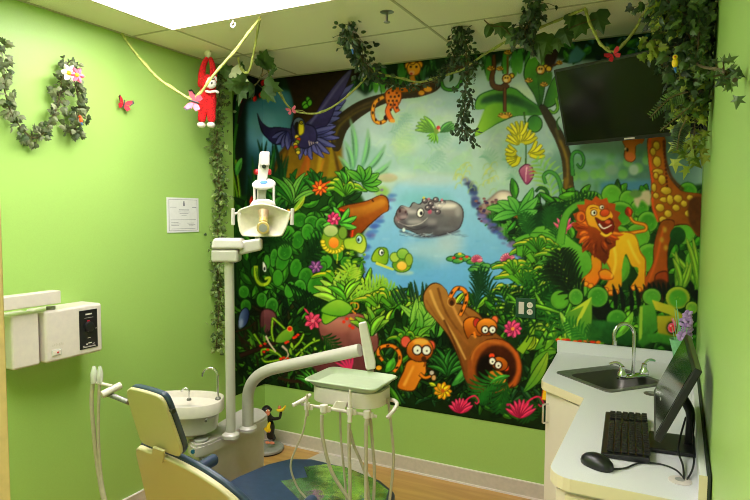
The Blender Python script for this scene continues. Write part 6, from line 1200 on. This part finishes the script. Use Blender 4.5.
# chain of large leaves at right
cp = [ony(484, 20, -.62), ony(492, 26, -.6), ony(503, 27, -.55), ony(512, 36, -.5), ony(525, 40, -.46), ony(541, 38, -.45), ony(555, 36, -.46), ony(566, 30, -.5), ony(580, 24, -.52), ony(600, 18, -.5)]
T_ = thing('silk_ivy_spray', 'chain of large dark green silk ivy leaves hanging below the ceiling above the banana leaf', 'silk plant', cp[0]); MB().tube(cp, .003, 6, 4).build('stem', 'stem', T_); mb = MB()
for (bx, by, tx, ty2, s_) in ((492, 22, 486, 38, .085), (501, 19, 501, 32, .11), (515, 28, 513, 44, .12), (520, 30, 528, 44, .11), (538, 36, 540, 56, .15), (548, 34, 545, 50, .12), (557, 38, 558, 48, .08), (563, 28, 568, 40, .11), (572, 14, 570, 24, .08), (584, 16, 578, 30, .12), (596, 12, 602, 30, .12), (531, 36, 534, 50, .1), (536, 20, 534, 32, .07)):
    b = ony(bx, by, -.5); t = ony(tx, ty2, -.52); leaf(mb, b, t-b, (CAM-b).normalized()+Vector((.2*math.sin(bx), 0, .3)), s_, IVY if bx != 492 else OVALL)
mb.build('leaves', 'ivybig', T_, smooth=False)
garland('ivy_vine', 'short small-leaved ivy strand dropping from the ceiling onto the large leaf chain', 'garland', [onz(534, -6, H-.01), ony(536, 8, -.68), ony(530, 20, -.66), ony(524, 32, -.6), ony(528, 38, -.55)], 110, .034, .06, 'ivydk', seed=14)
# dense corner plant
def R3(x, y, Y): q = ony(x, y, Y); q.x = min(q.x, W-.06); q.z = min(q.z, H-.03); return q
tp = R3(700, 12, -.75)
garland('hanging_ivy_plant', 'dense dark ivy bush hanging in the right ceiling corner over the television', 'hanging plant', [R3(672, 2, -.95), R3(692, 10, -.9), R3(704, 22, -.85), R3(702, 40, -.82), R3(694, 58, -.8), R3(698, 76, -.76), R3(702, 92, -.74)], 760, .040, .115, 'ivydk', seed=21)
garland('hanging_ivy_plant', 'lime green star-leaved vine trailing down the right corner to the giraffe', 'hanging plant', [R3(668, 8, -.98), R3(686, 30, -.95), R3(696, 56, -.9), R3(696, 84, -.86), R3(700, 104, -.84), R3(703, 122, -.8), R3(704, 146, -.78), R3(701, 158, -.78)], 120, .046, .055, 'ivylt', STAR, seed=22)
garland('ivy_vine', 'mottled green vine with mixed leaves tangled through the corner ivy bush', 'garland', [R3(660, -4, -1.0), R3(682, 12, -.98), R3(706, 30, -.95), R3(712, 56, -.92), R3(706, 80, -.88), R3(702, 104, -.86)], 230, .042, .09, 'ivy', seed=23)
garland('ivy_vine', 'brown-stemmed ivy trailing over the top of the green right wall', 'garland', [R3(704, 20, -1.0), R3(712, 40, -1.0), R3(716, 62, -1.0), onx(720, 70, W-.04), onx(727, 76, W-.03), onx(735, 80, W-.03)], 70, .02, .022, 'ivy', STAR, seed=24, stem_r=.004)
garland('ivy_vine', 'bright small-leaved vine tip hanging beside the upper left of the corner plant', 'garland', [R3(664, 20, -.95), R3(656, 34, -.94), R3(653, 44, -.94), R3(652, 52, -.94)], 26, .04, .05, 'ivylt', seed=26)
# fern sprays in front of the television
for i, (a, b, c_, lab) in enumerate((((688, 92), (670, 98), (650, 118), 'upper fern spray drooping in front of the television screen'), ((688, 108), (676, 118), (660, 131), 'thin budding fern spray below the upper one by the television'), ((686, 120), (680, 132), (677, 150), 'dark fern spray hanging over the lower right television edge'))):
    P3 = [R3(*q, -1.02-.03*i) for q in (a, b, c_)]; T_ = thing('fern_spray', lab, 'fern', P3[0]); MB().tube(P3, .003, 6, 5).build('stem', 'stem', T_); mb = MB()
    for k in range(16 if i != 1 else 9):
        t = .15+.85*k/(16 if i != 1 else 9); q = P3[0].lerp(P3[1], t*2) if t < .5 else P3[1].lerp(P3[2], t*2-1); d = (P3[2]-P3[0]).normalized(); s_ = d.cross((CAM-q).normalized()).normalized()
        for sg in (-1, 1): leaf(mb, q, d*.45+s_*sg, (CAM-q).normalized(), (.03 if i != 1 else .016)*(1.25-t*.6), FERN)
    mb.build('leaves', 'ivy' if i < 2 else 'ivydk', T_, smooth=False)

# ================================================================ ROPES, BUTTERFLIES AND SMALL ORNAMENTS
def rope(label, pts, r=.0075):
    T_ = thing('vine_rope', label, 'rope', pts[0]); MB().tube(pts, r, 10, 8).build('strand', 'rope', T_)
    MB().tube([p+Vector((r*1.1*math.cos(i*1.3), 0, r*1.1*math.sin(i*1.3))) for i, p in enumerate([pts[0].lerp(pts[1], 0) if False else q for q in sum([[pts[j].lerp(pts[j+1], k/4) for k in range(4)] for j in range(len(pts)-1)], [])+[pts[-1]]])], r*.45, 6, 4).build('twisted_fibre', 'rope', T_); return T_
h1 = onz(121, 34, H-.012); h1.x = .03; h2 = onz(260, 18, H-.01)
mid = dep(195, 98.5, ((h1-CAM).dot(_f)*.55+(h2-CAM).dot(_f)*.45))
def lp3(a, b, t, px, py): q = a.lerp(b, t); return dep(px, py, (q-CAM).dot(_f))
rope('yellow-green vine rope sagging from the left wall past the plush monkey to a ceiling hook', [h1, lp3(h1, mid, .25, 137, 55), lp3(h1, mid, .55, 158, 78), lp3(h1, mid, .85, 180, 93), mid, lp3(mid, h2, .3, 213, 76), lp3(mid, h2, .65, 237, 48), h2], .0065)
h3 = onz(263, 59, H-.01)
rope('short loop of yellow-green rope between two hooks above the large leaves', [h2, lp3(h2, h3, .3, 256, 40), lp3(h2, h3, .5, 251, 66), lp3(h2, h3, .6, 247, 73), lp3(h2, h3, .75, 241, 69), lp3(h2, h3, .85, 238, 58)], .006)
e5 = Vector((ony(399, 78, -.1)))
rope('yellow-green vine rope sagging across the macaw from the left ceiling corner', [h3, ony(275, 85, -.3), ony(290, 108, -.22), ony(308, 113.5, -.18), ony(325, 111, -.16), ony(345, 98, -.14), ony(358, 86, -.13), ony(372, 72, -.12), ony(385, 75, -.11), e5], .006)
h6 = onz(585, 9, H-.01)
rope('yellow-green vine rope rising behind the big leaves to the hook left of the corner plant', [e5, ony(420, 82, -.09), ony(446, 75, -.1), ony(463, 69, -.14), ony(482, 56, -.22), ony(505, 42, -.3), ony(530, 32, -.38), ony(558, 20, -.46), h6], .006)
h7 = onz(652, 0, H-.01)
rope('yellow-green vine rope hanging in a V in front of the television top', [h6, lp3(h6, h7, .2, 592, 28), lp3(h6, h7, .4, 601, 44), lp3(h6, h7, .5, 612, 52), lp3(h6, h7, .6, 622, 46), lp3(h6, h7, .8, 636, 28), h7], .0065)
def butterfly(label, c, size, m, rot=0, face=None, m2='black'):
    T_ = thing('butterfly', label, 'butterfly', c); n = (face or (CAM-c).normalized()); s_ = Vector((0, 0, 1)).cross(n).normalized(); u = n.cross(s_)
    R = Matrix.Rotation(rot, 3, n); s_ = R @ s_; u = R @ u
    for sg in (-1, 1):
        for nm_, q in (('wing', [(0, .05), (.35, .5), (.85, .75), (1, .45), (.7, .05), (.1, -.03)]), ('hind_wing', [(0, -.02), (.55, -.05), (.8, -.35), (.5, -.7), (.2, -.5)])):
            vs = [c+(s_*(sg*x)+u*y+n*(abs(x)*.35))*size for x, y in q]; vs2 = [v+n*.0015 for v in vs]; k = len(q)
            w = MB().add(vs+vs2, [tuple(range(k)), tuple(range(k, 2*k))[::-1]]+[(i, (i+1) % k, k+(i+1) % k, k+i) for i in range(k)]).build(nm_, m, T_, smooth=False)
            cc = sum(vs2, Vector())/k
            if m2 and nm_ == 'wing':
                v3 = [vs2[i]+n*.001 for i in (2, 3, 4)]+[cc.lerp(vs2[4], .6)+n*.001, cc.lerp(vs2[3], .7)+n*.001, cc.lerp(vs2[2], .7)+n*.001]; v4 = [v+n*.001 for v in v3]
                MB().add(v3+v4, [tuple(range(6)), tuple(range(6, 12))[::-1]]+[(i, (i+1) % 6, 6+(i+1) % 6, 6+i) for i in range(6)]).build('wing_tip', m2, w, smooth=False)
    MB().tube([c-u*size*.5+n*.004, c+n*.006, c+u*size*.45+n*.004], size*.07, 8).build('body', 'black', T_)
    return T_
butterfly('red and black butterfly ornament fixed flat on the green left wall', onx(123.5, 104, .02), .048, 'redp', -.25, Vector((1, -.1, 0)).normalized())
butterfly('pink butterfly clipped on the rope in front of the plush monkey', mid+Vector((.012, -.02, -.02)), .055, 'pink', 1.3, None)
butterfly('small pink butterfly clipped on the rope above the macaw', ony(291.5, 110.5, -.235), .036, 'pink', .3, None, None)
butterfly('small red butterfly clipped at the bottom of the rope V over the television', lp3(h6, h7, .5, 613.5, 55.5)+Vector((0, -.012, 0)), .036, 'redp', .5, None, None)
def bird(label, c, mh, mb_, s_=.02):
    T_ = thing('bird_ornament', label, 'ornament', c); MB().ball(c, s_*.9, s_, s_*1.5).build('body', mb_, T_); MB().ball(c+Vector((0, -.005, s_*1.7)), s_*.75).build('head', mh, T_)
    MB().tube([c+Vector((0, 0, -s_)), c+Vector((.004, .004, -s_*2.8))], lambda t: s_*.5*(1-.6*t), 8).build('tail', 'bluep', T_)
    MB().tube([c+Vector((0, -s_*.7, s_*1.7)), c+Vector((0, -s_*1.4, s_*1.6))], lambda t: .005*(1-.8*t)+.0005, 8).build('beak', 'orange', T_)
bird('tiny red-headed bird ornament perched in the ceiling ivy clump', ony(352, 45, -.66), 'redp', 'reflector', .017)
bird('tiny yellow bird ornament perched in the dense corner ivy', R3(675, 63, -1.06), 'yellow', 'yellow', .012)
bird('tiny orange bird ornament in the right strand of the wall ivy garland', onx(81, 120, .1), 'orange', 'orange', .009)
def bloom(label, c, m, r=.03):
    T_ = thing('silk_flower', label, 'silk flower', c); mb = MB(); n = (CAM-c).normalized()
    for k in range(6): a = k*PI/3; d = Vector((0, math.cos(a), math.sin(a))); leaf(mb, c, d+n*.3, n, r, OVALL)
    mb.build('petals', m, T_, smooth=False); MB().ball(c+n*.006, r*.25).build('centre', 'yellow', T_)
bloom('pale pink silk flower at the top of the wall ivy garland', onx(69, 73, .12), 'whiteplush', .045)
bloom('pink silk flower just right of the pale one in the wall ivy garland', onx(77, 75, .13), 'pink', .04)
# ceiling hook and sprinkler
c = onz(233, 17.5, H); hk = thing('ceiling_hook', 'small white plastic hook on the ceiling left of the rope hook', 'hook', c)
MB().lathe((c.x, c.y, H-.008), [(.012, 0), (.014, .0075)], 14).build('base', 'white', hk); MB().tube([c+Vector((0, 0, -.006)), c+Vector((.0, 0, -.02)), c+Vector((-.014, 0, -.034)), c+Vector((0, 0, -.048)), c+Vector((.014, 0, -.036)), c+Vector((.012, 0, -.028))], .0045, 8, 4).build('hook', 'white', hk)
c = onz(387, 12, H); sk_ = thing('sprinkler_head', 'small metal fire sprinkler head on the ceiling', 'sprinkler', c)
MB().lathe((c.x, c.y, H-.006), [(.02, 0), (.034, .0055)], 24).build('escutcheon', 'steel', sk_); MB().lathe((c.x, c.y, H-.05), [(.016, 0), (.016, .003), (.006, .004), (.006, .044)], 14).build('nozzle', 'steel', sk_)
for hx in ((h2, 'first rope hook'), (h6, 'rope hook left of the corner plant'), (h3, 'rope hook in the left ceiling corner')):
    q = hx[0]; t_ = thing('ceiling_hook', 'tiny brass '+hx[1]+' screwed into the ceiling', 'hook', (q.x, q.y, H-.01)); MB().tube([(q.x, q.y, H-.0005), (q.x, q.y, H-.012), (q.x+.006, q.y, H-.02)], .003, 8).build('screw_eye', 'amber', t_)

# look-alike kinds share a group
for kind, grp in (('ceiling_light', 'ceiling panel lights'), ('ivy_vine', 'hanging ivy vines'), ('ivy_garland', 'ivy garlands'), ('vine_rope', 'vine ropes strung under the ceiling'), ('butterfly', 'butterfly ornaments'), ('ceiling_hook', 'hooks in the ceiling'), ('bird_ornament', 'bird ornaments in the ivy'), ('cable_grommet', 'cable grommets on the counter'), ('fern_spray', 'fern sprays by the television'), ('silk_ivy_spray', 'sprays of large silk ivy leaves'), ('silk_flower', 'silk flowers in the wall garland'), ('hanging_ivy_plant', 'hanging plants in the right ceiling corner')):
    for o in list(COL.objects):
        if o.parent is None and o.name.split('.')[0] == kind: o['group'] = grp
